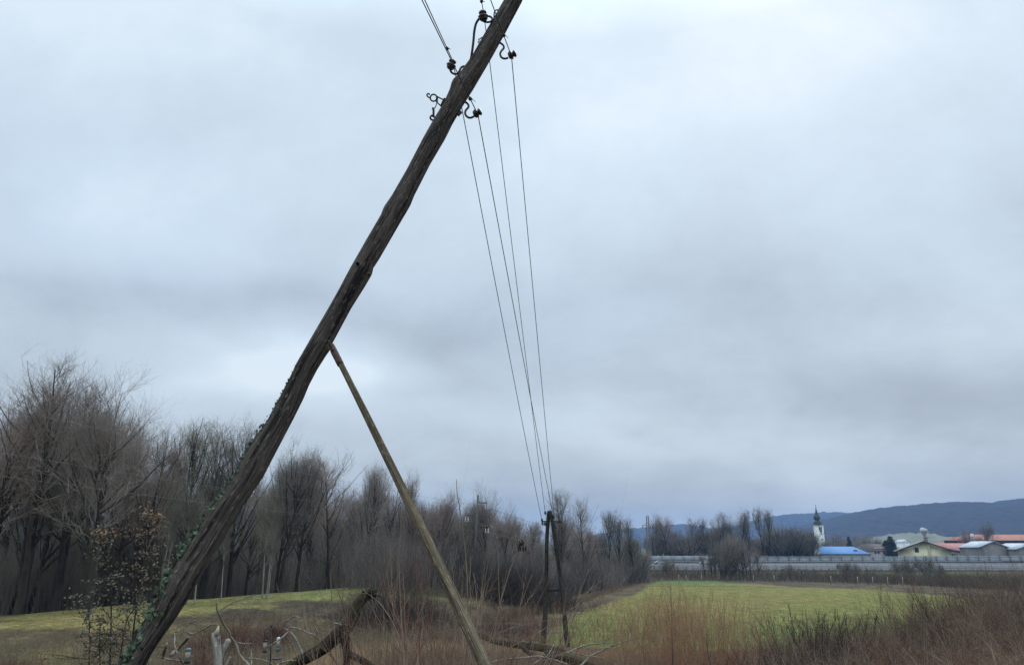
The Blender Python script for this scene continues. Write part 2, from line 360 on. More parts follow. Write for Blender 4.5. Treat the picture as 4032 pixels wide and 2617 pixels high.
def wood(name, c1, c2, c3, k=60, rough=.95, lines=(.30, .70), moss=None):
    m = bpy.data.materials.new(name); m.use_nodes = True; q = NT(m.node_tree); bs = q.n['Principled BSDF']; bs.inputs['Roughness'].default_value = rough; bs.inputs['Specular IOR Level'].default_value = .15
    uv = q.new('ShaderNodeTexCoord').outputs['UV']
    fine = q.noise(q.vm('MULTIPLY', uv, (k, 2.2, 1)), 1.0, 6, .65); mid = q.noise(q.vm('MULTIPLY', uv, (k*.28, .9, 1)), 1.0, 4, .6); blot = q.noise(q.vm('MULTIPLY', uv, (5, 1.3, 1)), 1.0, 3, .5)
    col = q.ramp(fine, [(lines[0], c1), (lines[1], c2)])
    col = q.mix(q.ramp(mid, [(.50, (0, 0, 0)), (.60, (1, 1, 1))]), col, c3)
    col = q.mix(1.0, col, q.ramp(blot, [(.3, (.7, .7, .7)), (.7, (1.25, 1.22, 1.18))]), 'MULTIPLY')
    fleck = q.noise(q.vm('MULTIPLY', uv, (k*.75, 11, 1)), 1.0, 3, .6)
    col = q.mix(q.ramp(fleck, [(.585, (0, 0, 0)), (.65, (.5, .5, .5))]), col, tuple(min(1, x*2.1) for x in c2))
    if moss is not None:
        mo = q.noise(q.vm('MULTIPLY', uv, (6, 2, 1)), 1.0, 5, .7); col = q.mix(q.ramp(mo, [(.50, (0, 0, 0)), (.62, (.85, .85, .85))]), col, moss)
    q.l.new(col, bs.inputs['Base Color'])
    bm_ = q.new('ShaderNodeBump'); bm_.inputs['Distance'].default_value = .035; q.l.new(q.m('ADD', fine, q.m('MULTIPLY', mid, -1.2)), bm_.inputs['Height']); q.l.new(bm_.outputs[0], bs.inputs['Normal'])
    return m
M_post = wood('weathered_post', (.034, .028, .025), (.150, .125, .108), (.018, .015, .014), 52)
M_prop = wood('prop_wood', (.11, .088, .058), (.33, .27, .185), (.10, .080, .055), 30)
M_iron = mat('rusty_iron', (.028, .024, .023), (.05, .038, .032), 40, .7, .001)
M_rust = mat('rusty_cap', (.065, .040, .034), (.12, .078, .062), 30, .8, .001)
M_porc = mat('brown_porcelain', (.030, .026, .026), (.055, .048, .046), 8, .25, spec=.6)
M_wire = mat('wire', (.016, .015, .014), (.03, .028, .025), 60, .7)
M_white = mat('white_porcelain', (.62, .63, .62), (.5, .5, .48), 9, .3, spec=.5)

K2 = 2380/4032.
EL = np.array([(2030, -75), (1988, 0), (1906, 143), (1856, 232), (1806, 301), (1781, 325), (1774, 353), (1746, 414), (1713, 467), (1665, 551), (1600, 674), (1542, 775), (1511, 820), (1501, 847), (1441, 949), (1383, 1051), (1338, 1136), (1304, 1197), (1215, 1349), (1165, 1436), (1156, 1458), (1108, 1553), (1053, 1654), (998, 1730), (947, 1813), (920, 1873), (832, 2000), (765, 2110), (707, 2194), (624, 2342), (573, 2444), (522, 2531), (471, 2615), (380, 2770)], float)
ER = np.array([(2080, -80), (2051, 16), (1992, 128), (1942, 218), (1853, 371), (1828, 410), (1778, 496), (1751, 551), (1690, 655), (1627, 780), (1613, 816), (1562, 903), (1495, 1018), (1466, 1062), (1464, 1082), (1436, 1130), (1383, 1214), (1307, 1354), (1296, 1382), (1284, 1398), (1248, 1455), (1215, 1517), (1192, 1573), (1156, 1646), (1100, 1753), (1035, 1878), (952, 1996), (873, 2134), (795, 2259), (735, 2365), (684, 2444), (647, 2495), (596, 2573), (573, 2617), (480, 2770)], float)
A0 = np.array([330., 1640.])/K2; A1 = np.array([1205., -20.])/K2; ax = (A1-A0)/np.linalg.norm(A1-A0); nx = np.array([-ax[1], ax[0]])
def edge(E, s): sE = (E-A0)@ax; nE = (E-A0)@nx; o = np.argsort(sE); return np.interp(s, sE[o], nE[o])
SL = np.linalg.norm(A1-A0); ss = np.linspace(-60, SL+4, 260)
el, er = edge(EL, ss), edge(ER, ss); mid_ = (el+er)/2; wid = np.abs(el-er)/2
def pole_depth(s): return np.interp(s, [0, SL], [5.35, 7.75])
cpx = A0[None]+ax[None]*ss[:, None]+nx[None]*mid_[:, None]
Yp = pole_depth(ss); C = np.array([P(u, v, y) for (u, v), y in zip(cpx, Yp)])
rngd = np.array([np.linalg.norm(dirn(u, v)) / dirn(u, v)[1] for u, v in cpx])
Rp = wid/F*Yp/np.array([dirn(u, v)[1] for u, v in cpx])*1.0
dwn = C[0]-C[12]; dwn /= np.linalg.norm(dwn); ext = []
gz = -2.75; n_ext = 22; Lx = (C[0][2]-gz+.35)/(-dwn[2])
Cx = np.array([C[0]+dwn*Lx*(1-k/n_ext) for k in range(n_ext)]); Rx = np.full(n_ext, Rp[0])
C_all = np.vstack([Cx, C]); R_all = np.concatenate([Rx, Rp])
pole = thing('leaning_utility_pole', 'cracked dark wooden utility pole leaning steeply across the picture, ivy at its foot', 'utility pole', tuple(C_all[0]))
me = post_mesh('post', C_all-C_all[0], R_all, M_post, 90, .050, 3, groove=15, squash=(np.interp(np.arange(len(C_all)), [0, 150, 230, 282], [0, .15, .8, 1.0]), .75))
po = link('post', me, pole)
def knot(u, v, Y, r, m, parent):       # knot hole: a raised ring round a dark dish
    c = P(u, v, Y); d = -nrm(c); g = Geo(); g.lathe([(r*1.7, -.012), (r*1.5, .010), (r*1.15, .014), (r, .004), (r*.75, -.006), (.001, -.008)], c, d, 12); return g.obj('knot', m, parent, True)
M_dark = mat('dark_hollow', (.012, .010, .009), (.02, .016, .014), 20, 1)
def Yat(u, v): return float(np.interp((np.array([u, v])-A0)@ax, [0, SL], [5.35, 7.75]))
knot(1408, 1038, Yat(1408, 1038)-.135, .011, M_dark, pole); knot(1452, 1082, Yat(1452, 1080)-.12, .012, M_post, pole); knot(1368, 1162, Yat(1368, 1162)-.13, .006, M_dark, pole)
# insulators on swan-neck hooks
def zp(x, y): return 1600+.3366*x, .3366*y
INS = {}
def insulator(parent, base, tip, Y, sc=1.0, m=None):
    """porcelain bobbin from base pixel to tip pixel"""
    a = P(*base, Y); b_ = P(*tip, Y-.02); d = b_-a; L = np.linalg.norm(d); u = d/L; k = L/.105
    prof = [(.010, -.004), (.026, .0), (.033, .008), (.037, .020), (.039, .031), (.044, .036), (.045, .043), (.040, .050), (.031, .055), (.024, .060), (.024, .066), (.031, .071), (.035, .080), (.034, .091), (.027, .100), (.014, .105), (.003, .106)]
    g = Geo(); g.lathe([(r*k*sc, h*k) for r, h in prof], a, u, 22); return g.obj('insulator', m or M_porc, parent, True)
def hook(parent, pts, Y0, Y1, r=.0122):
    pts = catmull([zp(*p) for p in pts], 40); Ys = np.linspace(Y0, Y1, len(pts))
    g = Geo(); g.tubes(np.array([P(u, v, y) for (u, v), y in zip(pts, Ys)]), np.full(len(pts), r), 10, True); return g.obj('hook', M_iron, parent, True)
yA, yB, yC, yD = Yat(1800, 262), Yat(1935, 70), Yat(1970, 175), Yat(1845, 400)
h = hook(pole, [(740, 800), (705, 785), (670, 778), (640, 795), (622, 830), (600, 862), (565, 868), (530, 850), (513, 815), (515, 790)], yA, yA-.10); insulator(h, zp(510, 808), zp(548, 700), yA-.10, 1.15)
h = hook(pole, [(735, 740), (755, 690), (770, 600), (785, 480), (795, 370), (815, 280), (850, 225), (880, 212)], yB, yB-.12, .0145); insulator(h, zp(905, 240), zp(890, 128), yB-.14, 1.2)
hook(pole, [(860, 215), (900, 250), (950, 262), (990, 252), (1005, 225), (985, 200), (950, 190)], yB-.12, yB-.06)
hook(pole, [(1085, 118), (1050, 122), (1030, 145), (1025, 200), (1030, 240)], yB, yB-.04, .008)
h = hook(pole, [(1085, 500), (1110, 512), (1135, 535), (1140, 565), (1115, 595), (1098, 630), (1110, 670), (1145, 688), (1190, 680)], yC+.05, yC-.08); insulator(h, zp(1195, 658), zp(1285, 622), yC-.08, 1.3)
h = hook(pole, [(680, 1195), (705, 1205), (728, 1235), (722, 1262), (697, 1290), (688, 1325), (705, 1362), (745, 1380), (790, 1365)], yD+.05, yD-.08); insulator(h, zp(788, 1345), zp(878, 1300), yD-.08, 1.3)
# old bracket, lugs and dangling wire ends
yK = Yat(1745, 420)
g = Geo()
def tp(g, pts, Y, r, n=24, S=8): r = r*1.55; p = catmull([zp(*q) for q in pts], n); g.tubes(np.array([P(u, v, Y) for u, v in p]), np.full(len(p), r), S, True)
tp(g, [(278+42*math.cos(a), 1146+1.0*44*math.sin(a)) if 0 else (318+38*math.cos(a), 1146+40*math.sin(a)) for a in np.linspace(0, 6.283, 13)], yK, .0058, 48)
tp(g, [(285, 1150), (258, 1138), (242, 1120), (245, 1103), (262, 1098), (272, 1108)], yK, .0055)
tp(g, [(352, 1125), (395, 1150), (445, 1172)], yK, .005, 8); tp(g, [(345, 1180), (375, 1215), (405, 1240)], yK, .005, 8); tp(g, [(368, 1140), (355, 1200)], yK, .0045, 6)
tp(g, [(450, 1152), (430, 1185), (405, 1245)], yK, .008, 8); tp(g, [(445, 1165), (480, 1175)], yK, .007, 4); tp(g, [(400, 1235), (440, 1250)], yK, .007, 4)
g.obj('bracket', M_iron, pole, True)
g = Geo(); tp(g, [(368, 1180), (352, 1215), (345, 1245), (332, 1265), (308, 1262), (305, 1280), (325, 1292)], yK, .0035); tp(g, [(318, 1275), (318, 1330), (316, 1370)], yK, .008, 8); tp(g, [(345, 1395), (310, 1350), (280, 1375), (300, 1405), (345, 1400)], yK, .007, 16); g.obj('lug', M_iron, pole, True)
g = Geo(); tp(g, [(905, 445), (885, 440), (865, 455), (845, 465), (852, 485), (835, 500)], Yat(1895, 150), .004, 20); tp(g, [(838, 498), (855, 520)], Yat(1895, 150), .002, 4); g.obj('bracket', M_iron, pole, True)
g = Geo(); tp(g, [(608, 1355), (625, 1330), (640, 1322), (630, 1305)], Yat(1805, 440)-.08, .009, 10); g.obj('lug', M_iron, pole, True)
g = Geo(); tp(g, [(1050, 368), (1085, 360), (1120, 362)], yC-.10, .0022, 10); g.obj('staple', M_iron, pole, True)

# ---------------------------------------------------------------- far A-frame pole
DA = 50.0
def leg_from_px(pts, D, ext=.4):
    c = catmull([(u, v) for u, v, w in pts], 60); w = np.interp(c[:, 1], [p[1] for p in pts], [p[2] for p in pts])
    Cc = np.array([P(u, v, D) for u, v in c]); r = w*.88/2/F*D
    return Cc, r
def to_ground(Cc, r, extra=.35):
    d = nrm(Cc[-1]-Cc[-4]); z = float(terrain(Cc[-1][0], Cc[-1][1]))-extra
    if Cc[-1][2] > z: Cc = np.vstack([Cc, Cc[-1]+d*(Cc[-1][2]-z)/max(.2, -d[2])]); r = np.append(r, r[-1])
    return Cc, r
M_far = wood('old_pole', (.020, .018, .016), (.085, .076, .062), (.016, .015, .014), 30)
L1, r1 = to_ground(*leg_from_px([(2161, 2013, 15), (2158, 2050, 17), (2153, 2130, 17), (2152, 2230, 17), (2149, 2330, 19), (2145, 2440, 21), (2140, 2535, 22)], DA))
L2, r2 = to_ground(*leg_from_px([(2167, 2016, 14), (2178, 2070, 16), (2188, 2140, 16), (2199, 2220, 17), (2211, 2320, 18), (2222, 2420, 20), (2231, 2510, 21)], DA-.2))
af = thing('a_frame_pole', 'two legged wooden pole at the edge of the meadow, joined by a rung', 'utility pole', tuple(L1[-1]))
for Cc, r, sd_ in ((L1, r1, 5), (L2, r2, 6)):
    me = post_mesh('leg', (Cc-L1[-1])[::-1], r[::-1], M_far, 20, .10, sd_, groove=6); link('leg', me, af)
def bar(g, a, b_, r, S=10): g.tubes(np.array([a, a*.5+b_*.5, b_]), np.array([r, r*1.02, r]), S, True)
g = Geo(); bar(g, P(2160, 2322, DA), P(2201, 2319, DA), .10); link('rung', post_mesh('rung', np.linspace(P(2158, 2322, DA), P(2203, 2319, DA), 6)-L1[-1], np.full(6, .10), M_far, 14, .06, 8), af)
arm = Geo(); bar(arm, P(2134, 2052, DA-.15), P(2161, 2050, DA-.15), .035); bar(arm, P(2175, 2050, DA-.15), P(2207, 2053, DA-.15), .035); bar(arm, P(2161, 2050, DA-.15), P(2175, 2050, DA-.15), .035); arm.obj('crossarm', M_iron, af)
g = Geo(); g.lathe([(.16, 0), (.17, .05), (.10, .12), (.02, .13)], P(2164, 2016, DA), (0, 0, 1), 14); g.obj('cap', M_iron, af)
far_ins = [(2134, 2048), (2147, 2019), (2180, 2034), (2187, 2076), (2206, 2050), (2136, 2060), (2146, 2062)]
for (u, v) in far_ins:
    g = Geo(); g.lathe([(.03, -.10), (.05, -.04), (.08, -.03), (.08, .03), (.05, .05), (.07, .08), (.05, .13)], P(u, v, DA-.15), (0, 0, 1), 10); bar(g, P(u, v+4, DA-.15), P(2164+(u-2164)*.5, v+7, DA-.12), .018, 6); g.obj('insulator', M_porc, af, True)

# ---------------------------------------------------------------- overhead wires
def wire(label, near, knotp, insp, endp, mids=(), r=.0056, sag=.35, yb=0.0):
    Y = Yat(*insp)-.10-yb; a = P(*insp, Y); e = P(*endp, DA-.15); pts = []
    for k in range(61):
        f = k/60; p = a*(1-f)+e*f; p = p.copy(); p[2] -= sag*4*f*(1-f); pts.append(p)
    n0 = P(*near[0], near[1]); d = n0-a; back = []
    for k in range(40, 0, -1):
        f = k/40*6.0; p = a+d*f; p = p.copy(); p[2] += .006*f*f; back.append(p)
    allp = np.array(back+pts); rr = np.full(len(allp), r); rr[len(back)+1:] = np.linspace(r, r*2.6, 60)
    g = Geo(); g.tubes(allp, rr, 6)
    root = thing('overhead_wire', label, 'wire', tuple(a), 'overhead wires on the leaning pole')
    g.obj('strand', M_wire, root, True)
    if knotp is not None:
        f = .5; c = a+(n0-a)*f
        # clamp sits on the wire at the pixel asked for
        best = min(np.linspace(.02, 1.6, 200), key=lambda f: abs(((a+d*f)@np.array([0, SP*-1, CP]))/((a+d*f)@np.array([0, CP, SP]))*-F+1308.5-knotp[1]))
        c = a+d*best; dd = nrm(d); g = Geo(); g.lathe([(.006, -.018), (.018, -.014), (.021, 0), (.017, .014), (.006, .018)], c, dd, 9)
        g.tubes(np.array([c-dd*.02+np.array([.012, 0, 0]), c+np.array([.02, 0, 0.0]), c-dd*.055+np.array([.035, 0, .01])]), np.array([.004, .004, .003]), 6, True)
        g.tubes(np.array([c+np.array([.0, -.02, .012]), c+np.array([-.018, 0, 0]), c+np.array([0, .02, -.012])]), np.array([.005, .005, .005]), 6, True); g.obj('clamp', M_iron, root, True)
    return root
wire('overhead wire tied to the lowest right insulator of the leaning pole', ((1660, 0), 6.1), (1852, 388), (1882, 452), (2180, 2034), sag=.12)
wire('overhead wire with a clamp in the sky just left of the leaning pole', ((1671, 0), 5.9), (1765, 192), (1783, 240), (2134, 2048), sag=.12, yb=-.35)
wire('overhead wire on the tall curved hook at top, dropping behind the leaning pole', ((1895, 0), 7.3), (1899, 6), (1906, 62), (2147, 2019), sag=.12, yb=-.45)
wire('overhead wire crossing the pole top and tied to the upper right insulator', ((1931, 0), 6.7), (1983, 140), (2014, 222), (2187, 2076), sag=.12)

# ---------------------------------------------------------------- prop pole
pp = [(1303, 1358, 24), (1322, 1390, 25), (1342, 1432, 23), (1381, 1507, 24), (1430, 1611, 27), (1476, 1714, 30), (1518, 1797, 32), (1564, 1880, 34), (1606, 1968, 37), (1660, 2075, 40), (1741, 2252, 44), (1804, 2378, 46), (1861, 2504, 48), (1907, 2617, 50), (1912, 2625, 50)]
Ypp = lambda v: float(np.interp(v, [1376, 2625], [6.35, 5.2]))
pf = np.polyfit([q_[1] for q_ in pp[1:]], [q_[0] for q_ in pp[1:]], 2); c = catmull([(np.polyval(pf, b_) if b_ > 1370 else a, b_) for a, b_, w in pp], 120); w = np.interp(c[:, 1], [q_[1] for q_ in pp], [q_[2] for q_ in pp])
Cc = np.array([P(u, v, Ypp(v)) for u, v in c]); rr = w/2/F*np.array([Ypp(v)/dirn(u, v)[1] for u, v in c])
d = nrm(Cc[-1]-Cc[-8]); ln = (Cc[-1][2]+2.95)/(-d[2]); Ex = np.array([Cc[-1]+d*ln*k/14 for k in range(1, 15)])
Cc = np.vstack([Cc, Ex]); rr = np.concatenate([rr, np.full(14, rr[-1])]); base = Cc[-1]
prop = thing('prop_pole', 'slim pale brown wooden prop slanting down right from the leaning pole, rusty cap on top', 'prop pole', tuple(base))
link('post', post_mesh('post', (Cc-base)[::-1], rr[::-1], M_prop, 36, .05, 13, groove=8), prop)
for (v, off) in ((1503, .2), (1683, .45), (1770, -.1), (1890, .5), (1942, .1), (1620, -.4), (2190, .1), (2370, -.3), (2515, .4), (2060, -.6)):
    k = int(np.argmin(np.abs(c[:, 1]-v))); Cq = (np.linspace(0, 1, 1), Cc[k])[1]; vd = nrm(-Cq); sd__ = nrm(np.cross(vd, Cc[k+1]-Cc[k])); nq = nrm(vd*math.sqrt(1-off*off)-sd__*off); kc = Cq+nq*rr[k]*.99
    g = Geo(); g.lathe([(.0095, -.006), (.0085, .0015), (.006, .002), (.003, -.002), (.001, -.002)], kc, nq, 9); g.obj('knot', M_dark, prop, True)
g = Geo(); q0 = P(1304, 1362, Ypp(1370)); q1 = P(1342, 1436, Ypp(1436)); n_ = 8
g.tubes(np.linspace(q0, q1, n_), np.array([.019, .026, .0295, .030, .030, .030, .0305, .029]), 14, True); g.obj('cap', M_rust, prop, True)
g = Geo(); g.tubes(np.array([P(1293, 1340, Ypp(1340)-.09), P(1302, 1362, Ypp(1362)-.05), P(1312, 1384, Ypp(1380)-.04)]), np.array([.007, .0085, .010]), 8, True); g.lathe([(.013, 0), (.013, .012), (.006, .018)], P(1311, 1376, Ypp(1376)-.04), nrm(-P(1311, 1376, 5)), 6); g.obj('bolt', M_rust, prop)
g = Geo(); g.tubes(np.array([P(1331+11*math.cos(a)*1.2, 1412-6*math.cos(a), Ypp(1407)-.036*math.sin(a)) for a in np.linspace(.2, 2.9, 12)]), np.full(12, .0022), 5); g.obj('strap', M_rust, prop)

# ---------------------------------------------------------------- poles in and beyond the wood
M_conc = mat('grey_pole', (.085, .080, .072), (.13, .12, .105), 3, .9)
def line_pole(label, top, base, D, arms, wr, insm, name='power_line_pole', isz=1.0):
    a = P(*top, D); b_ = P(*base, D); b_[2] = min(b_[2], float(terrain(b_[0], b_[1]))-.3)
    root = thing(name, label, 'utility pole', tuple(b_)); g = Geo(); g.tubes(np.array([b_, b_*.5+a*.5, a]), np.array([wr*1.3, wr*1.1, wr*.85]), 12, True); g.obj('post', M_conc, root, True)
    for (x0, y0, x1, y1, ix, iy) in arms:
        g = Geo(); p0, p1 = P(x0, y0, D), P(x1, y1, D); ex = nrm(p1-p0); ez = nrm(np.cross(ex, [0, 1, 0])); g.box((p0+p1)/2, (np.linalg.norm(p1-p0), .10, .12), ax=np.array([ex, [0, 1, 0], ez])); am = g.obj('crossarm', M_conc, root)
        if ix: 
            for dx in (-.16*isz, .16*isz):
                g = Geo(); g.lathe([(.02, -.36), (.09, -.32), (.11, -.25), (.03, -.22), (.09, -.15), (.11, -.08), (.03, -.04), (.08, .04), (.08, .10), (.02, .14), (.02, .3)], P(ix, iy, D)+np.array([dx, 0, 0]), (0, 0, 1), 10)
                g.obj('insulator', insm, am, True)
    return root
line_pole('grey line pole with three short arms of white insulators among the trees', (1882, 1948), (1862, 2290), 95, [(1883, 1977, 1918, 1979, 1916, 1992), (1838, 2027, 1871, 2028, 1838, 2041), (1874, 2069, 1918, 2073, 1917, 2086)], .13, M_white, isz=1)
line_pole('thin dark pole with three arms on the right side at the end of the wood', (2460, 2088), (2466, 2250), 215, [(2460, 2092, 2476, 2092, 0, 0), (2446, 2118, 2460, 2119, 0, 0), (2460, 2134, 2475, 2133, 0, 0), (2460, 2142, 2476, 2138, 0, 0)], .17, M_white)
def span(label, a, b_, sag, r, grp='power line wires running past the wood'):
    f = np.linspace(0, 1, 40)[:, None]; p = a*(1-f)+b_*f; p[:, 2] -= (sag*4*f*(1-f))[:, 0]
    g = Geo(); g.tubes(p, np.full(40, r), 4); return tag(g.obj('power_line_wire', M_wline), label, 'wire', grp)
M_wline = mat('pale_wire', (.16, .15, .14), (.2, .19, .18), 9, .6)
for n_, (pxs, end) in enumerate((((0, 1573), (1916, 1995)), ((0, 1753), (1838, 2045)), ((0, 1845), (1917, 2090)))):
    a = P(*pxs, 36); b_ = P(*end, 95); lw = [.0085, .007, .007][n_]; a2 = a-(b_-a)*.25
    span(['topmost thin wire crossing the trees at left to the grey line pole', 'middle thin wire crossing the trees at left to the grey line pole', 'lowest thin wire crossing the trees at left to the grey line pole'][n_], a2, b_, .5, lw)
for n_, (s_, end) in enumerate((((1916, 1995), (2476, 2090)), ((1838, 2045), (2446, 2118)), ((1917, 2090), (2475, 2136)))):
    span(['upper', 'middle', 'lower'][n_]+' thin wire sagging behind the two legged pole towards the thin dark pole', P(*s_, 95), P(*end, 215), 2.0, .022)
for n_, (s_, end) in enumerate((((2476, 2092), (2570, 2050)), ((2475, 2134), (2572, 2066)))):
    span(['upper', 'lower'][n_]+' thin wire rising right from the thin dark pole', P(*s_, 215), P(*end, 330), 1.0, .03)
M_steel = mat('galvanised_steel', (.16, .17, .175), (.22, .23, .235), 2, .6, metal=.3)
def lattice(label, D, u0, u1, vt, vb, arms, bars, w=1.0, bz=None):
    a = P((u0+u1)/2, vt, D); b_ = P((u0+u1)/2+(vb-vt)*.03, vb, D); b_[2] = float(terrain(b_[0], b_[1])) if bz is None else bz
    root = thing('lattice_pylon', label, 'pylon', tuple(b_)); hw = (u1-u0)/2/F*D; H = a[2]-b_[2]
    bw = hw*2.1; g = Geo(); gb = Geo(); T = lambda f, sx, sy: np.array([b_[0]*(1-f)+a[0]*f+sx*(bw*(1-f)+hw*f), b_[1]+sy*(bw*(1-f)+hw*f), b_[2]+H*f])
    for sx in (-1, 1):
        for sy in (-1, 1): g.tubes(np.array([T(0, sx, sy), T(1, sx, sy)]), np.array([.14*w, .11*w]), 4)
    n = bars; fs = 1-(1-np.linspace(0, 1, n+1))**1.25
    for k in range(n):
        for sy in (-1, 1):
            s_ = 1 if k % 2 else -1
            gb.tubes(np.array([T(fs[k], -s_, sy), T(fs[k+1], s_, sy)]), np.array([.055*w, .055*w]), 4); gb.tubes(np.array([T(fs[k], sy, -s_), T(fs[k+1], sy, s_)]), np.array([.055*w, .055*w]), 4)
    g.obj('mast', M_steel, root); gb.obj('bracing', M_steel, root)
    g = Geo(); g.tubes(np.array([a, a+np.array([0, 0, 1.0])]), np.array([.10*w, .04*w]), 5); g.obj('tip', M_steel, root)
    for (x0, x1, vv) in arms:
        g = Geo(); p0, p1 = P(x0, vv, D), P(x1, vv, D); g.tubes(np.array([p0, p1]), np.array([.12*w, .12*w]), 4); g.tubes(np.array([p0+[0, 0, .05], (p0+p1)/2+[0, 0, .9], p1+[0, 0, .05]]), np.array([.07*w]*3), 4)
        ar = g.obj('crossarm', M_steel, root)
        for p_ in (p0, p1, (p0+p1)/2+(p1-p0)*.25): g = Geo(); g.lathe([(.05, 0), (.16, -.2), (.16, -.9), (.05, -1.1)], p_, (0, 0, 1), 6); g.obj('insulator', M_conc, ar)
    return root
lattice('tall steel lattice pylon above the highway at the end of the wood', 292, 2545, 2553, 2030, 2275, [(2530, 2570, 2067)], 26, .8)
lattice('small distant steel pylon in front of the far blue hill', 620, 2676, 2682, 2085, 2200, [(2668, 2695, 2110)], 14, 1.3)

# ---------------------------------------------------------------- highway
M_asph = mat('wet_asphalt', (.045, .048, .052), (.075, .078, .083), .25, .8, stretch=(.15, 1, 1), spec=.4)
M_line = mat('road_paint', (.7, .7, .68), (.6, .6, .58), 2, .6)
def hwx(f0, f1, n): return np.linspace(f0, f1, n)
def strip(x0, x1, y0, y1, dz, thick, m, name):
    X_ = np.linspace(x0, x1, 40); V = []
    for y in (y0, y1):
        z = float(np.interp(y, YB, ZB))+dz
        V += [[x, y-.05*(x-40)*SK, z] for x in X_]
    for y in (y0, y1):
        z = float(np.interp(y, YB, ZB))+dz-thick
        V += [[x, y-.05*(x-40)*SK, z] for x in X_]
    n = 40; i = np.arange(n-1); Q = np.concatenate([np.stack([i, i+1, n+i+1, n+i], 1), np.stack([2*n+i, 3*n+i, 3*n+i+1, 2*n+i+1], 1), np.stack([i, 2*n+i, 2*n+i+1, i+1], 1), np.stack([n+i, n+i+1, 3*n+i+1, 3*n+i], 1)])
    g = Geo(); g.add(V, Q); return g
SK = 0.0
tag(strip(-160, 330, 272, 338, .02, .3, M_asph, 'road').obj('road', M_asph), 'grey highway carriageways behind the meadow', kind='structure')
for yy in (277, 290, 313, 327): tag(strip(-160, 330, yy, yy+.3, .03, .006, M_line, 'road_marking').obj('road_marking', M_line), 'white line along the highway', kind='structure')
M_panel = mat('noise_panel', (.22, .235, .25), (.29, .305, .32), .35, .8, stretch=(1, 1, 3), contrast=(.4, .6))
M_glass = bpy.data.materials.new('clear_noise_panel'); M_glass.use_nodes = True; q = NT(M_glass.node_tree); q.n.clear()
tr = q.new('ShaderNodeBsdfTransparent'); tr.inputs[0].default_value = (.86, .90, .92, 1); gl = q.new('ShaderNodeBsdfPrincipled'); gl.inputs['Base Color'].default_value = (.45, .5, .52, 1); gl.inputs['Roughness'].default_value = .35
mx = q.new('ShaderNodeMixShader'); mx.inputs[0].default_value = .5; q.l.new(tr.outputs[0], mx.inputs[1]); q.l.new(gl.outputs[0], mx.inputs[2]); o_ = q.new('ShaderNodeOutputMaterial'); q.l.new(mx.outputs[0], o_.inputs[0])
M_gpost = mat('barrier_post', (.09, .10, .11), (.13, .14, .15), 3, .6); M_rail = mat('galvanised_rail', (.42, .44, .45), (.52, .54, .55), 1, .5, metal=.2)
yw = 341.0; zb = float(np.interp(338, YB, ZB))-.6
wall = thing('noise_barrier', 'long grey and clear panelled noise barrier along the far side of the highway', 'noise barrier', (60, yw, zb))
xw0 = (ae(2440, 2200)[0])*yw; xw1 = ae(4150, 2200)[0]*yw; W_ = 4.6; nP = int((xw1-xw0)/W_)
for k in range(nP):
    x = xw0+k*W_; u = 2016+x/yw*1.045*F; solid = u < 2900
    top = 2.95 if solid else (2.7 if u < 3540 else 2.95)
    zl = zb+.6; g = Geo(); g.box((x+W_/2, yw, zl+(.95 if not solid else top/2)), (W_-.26, .14, 1.9 if not solid else top)); g.obj('concrete_panel', M_panel, wall)
    if not solid:
        g = Geo(); g.box((x+W_/2, yw, zl+1.98+(top-2.05)/2), (W_-.26, .04, top-2.05)); g.obj('clear_panel', M_glass if u > 3300 else M_panel, wall)
        g = Geo(); g.box((x+W_/2, yw-.03, zl+1.94), (W_-.26, .16, .10)); g.box((x+W_/2, yw-.03, zl+top), (W_-.26, .10, .07)); g.obj('rail', M_rail, wall)
    g = Geo(); g.box((x, yw-.02, zl+top/2), (.24, .24, top+.1)); g.obj('post', M_gpost if not solid else M_panel, wall)
def guard(y, dz, label, x0, x1, m=M_rail, sp=5.0):
    z = float(np.interp(y, YB, ZB))+dz; root = thing('guard_rail', label, 'guard rail', (x0, y, z)); n = int((x1-x0)/sp)
    g = Geo(); xx = np.array([x0, (x0+x1)/2, x1])
    for (dy, h0, h1) in ((0, .55, .63), (.05, .63, .70), (0, .70, .80)): g.box(((x0+x1)/2, y+dy, z+(h0+h1)/2), (x1-x0, .04, h1-h0))
    g.obj('rail', m, root)
    for k in range(min(n, 99)): g = Geo(); g.box((x0+(k+.5)*sp, y+.12, z+.36), (.12, .14, .78)); g.obj('post', M_gpost, root)
guard(270.5, 0, 'pale guard rail along the near edge of the highway', 35, 150, sp=2.6)
guard(304, 0, 'guard rail on the central strip of the highway', 40, 200, sp=4)
guard(336, 0, 'guard rail at the foot of the noise barrier', 45, 210, sp=5)
g = Geo(); g.box((100, 271.3, float(np.interp(271.3, YB, ZB))+.02), (190, .5, .20)); tag(g.obj('kerb', M_rail), 'pale concrete edge strip of the highway', kind='structure')
# tall railing between guard rail and slope
rl = thing('railing', 'thin dark railing standing on the grassy edge below the highway', 'railing', (60, 269.2, float(np.interp(269, YB, ZB))))
zr = float(np.interp(269.2, YB, ZB)); g = Geo()
for h in (.55, 1.05, 1.45): g.box((100, 269.2, zr+h), (130, .05, .06))
g.obj('rail', M_gpost, rl)
for k in range(50): g = Geo(); g.box((36+k*2.6, 269.2, zr+.72), (.09, .09, 1.5)); g.obj('post', M_gpost, rl)

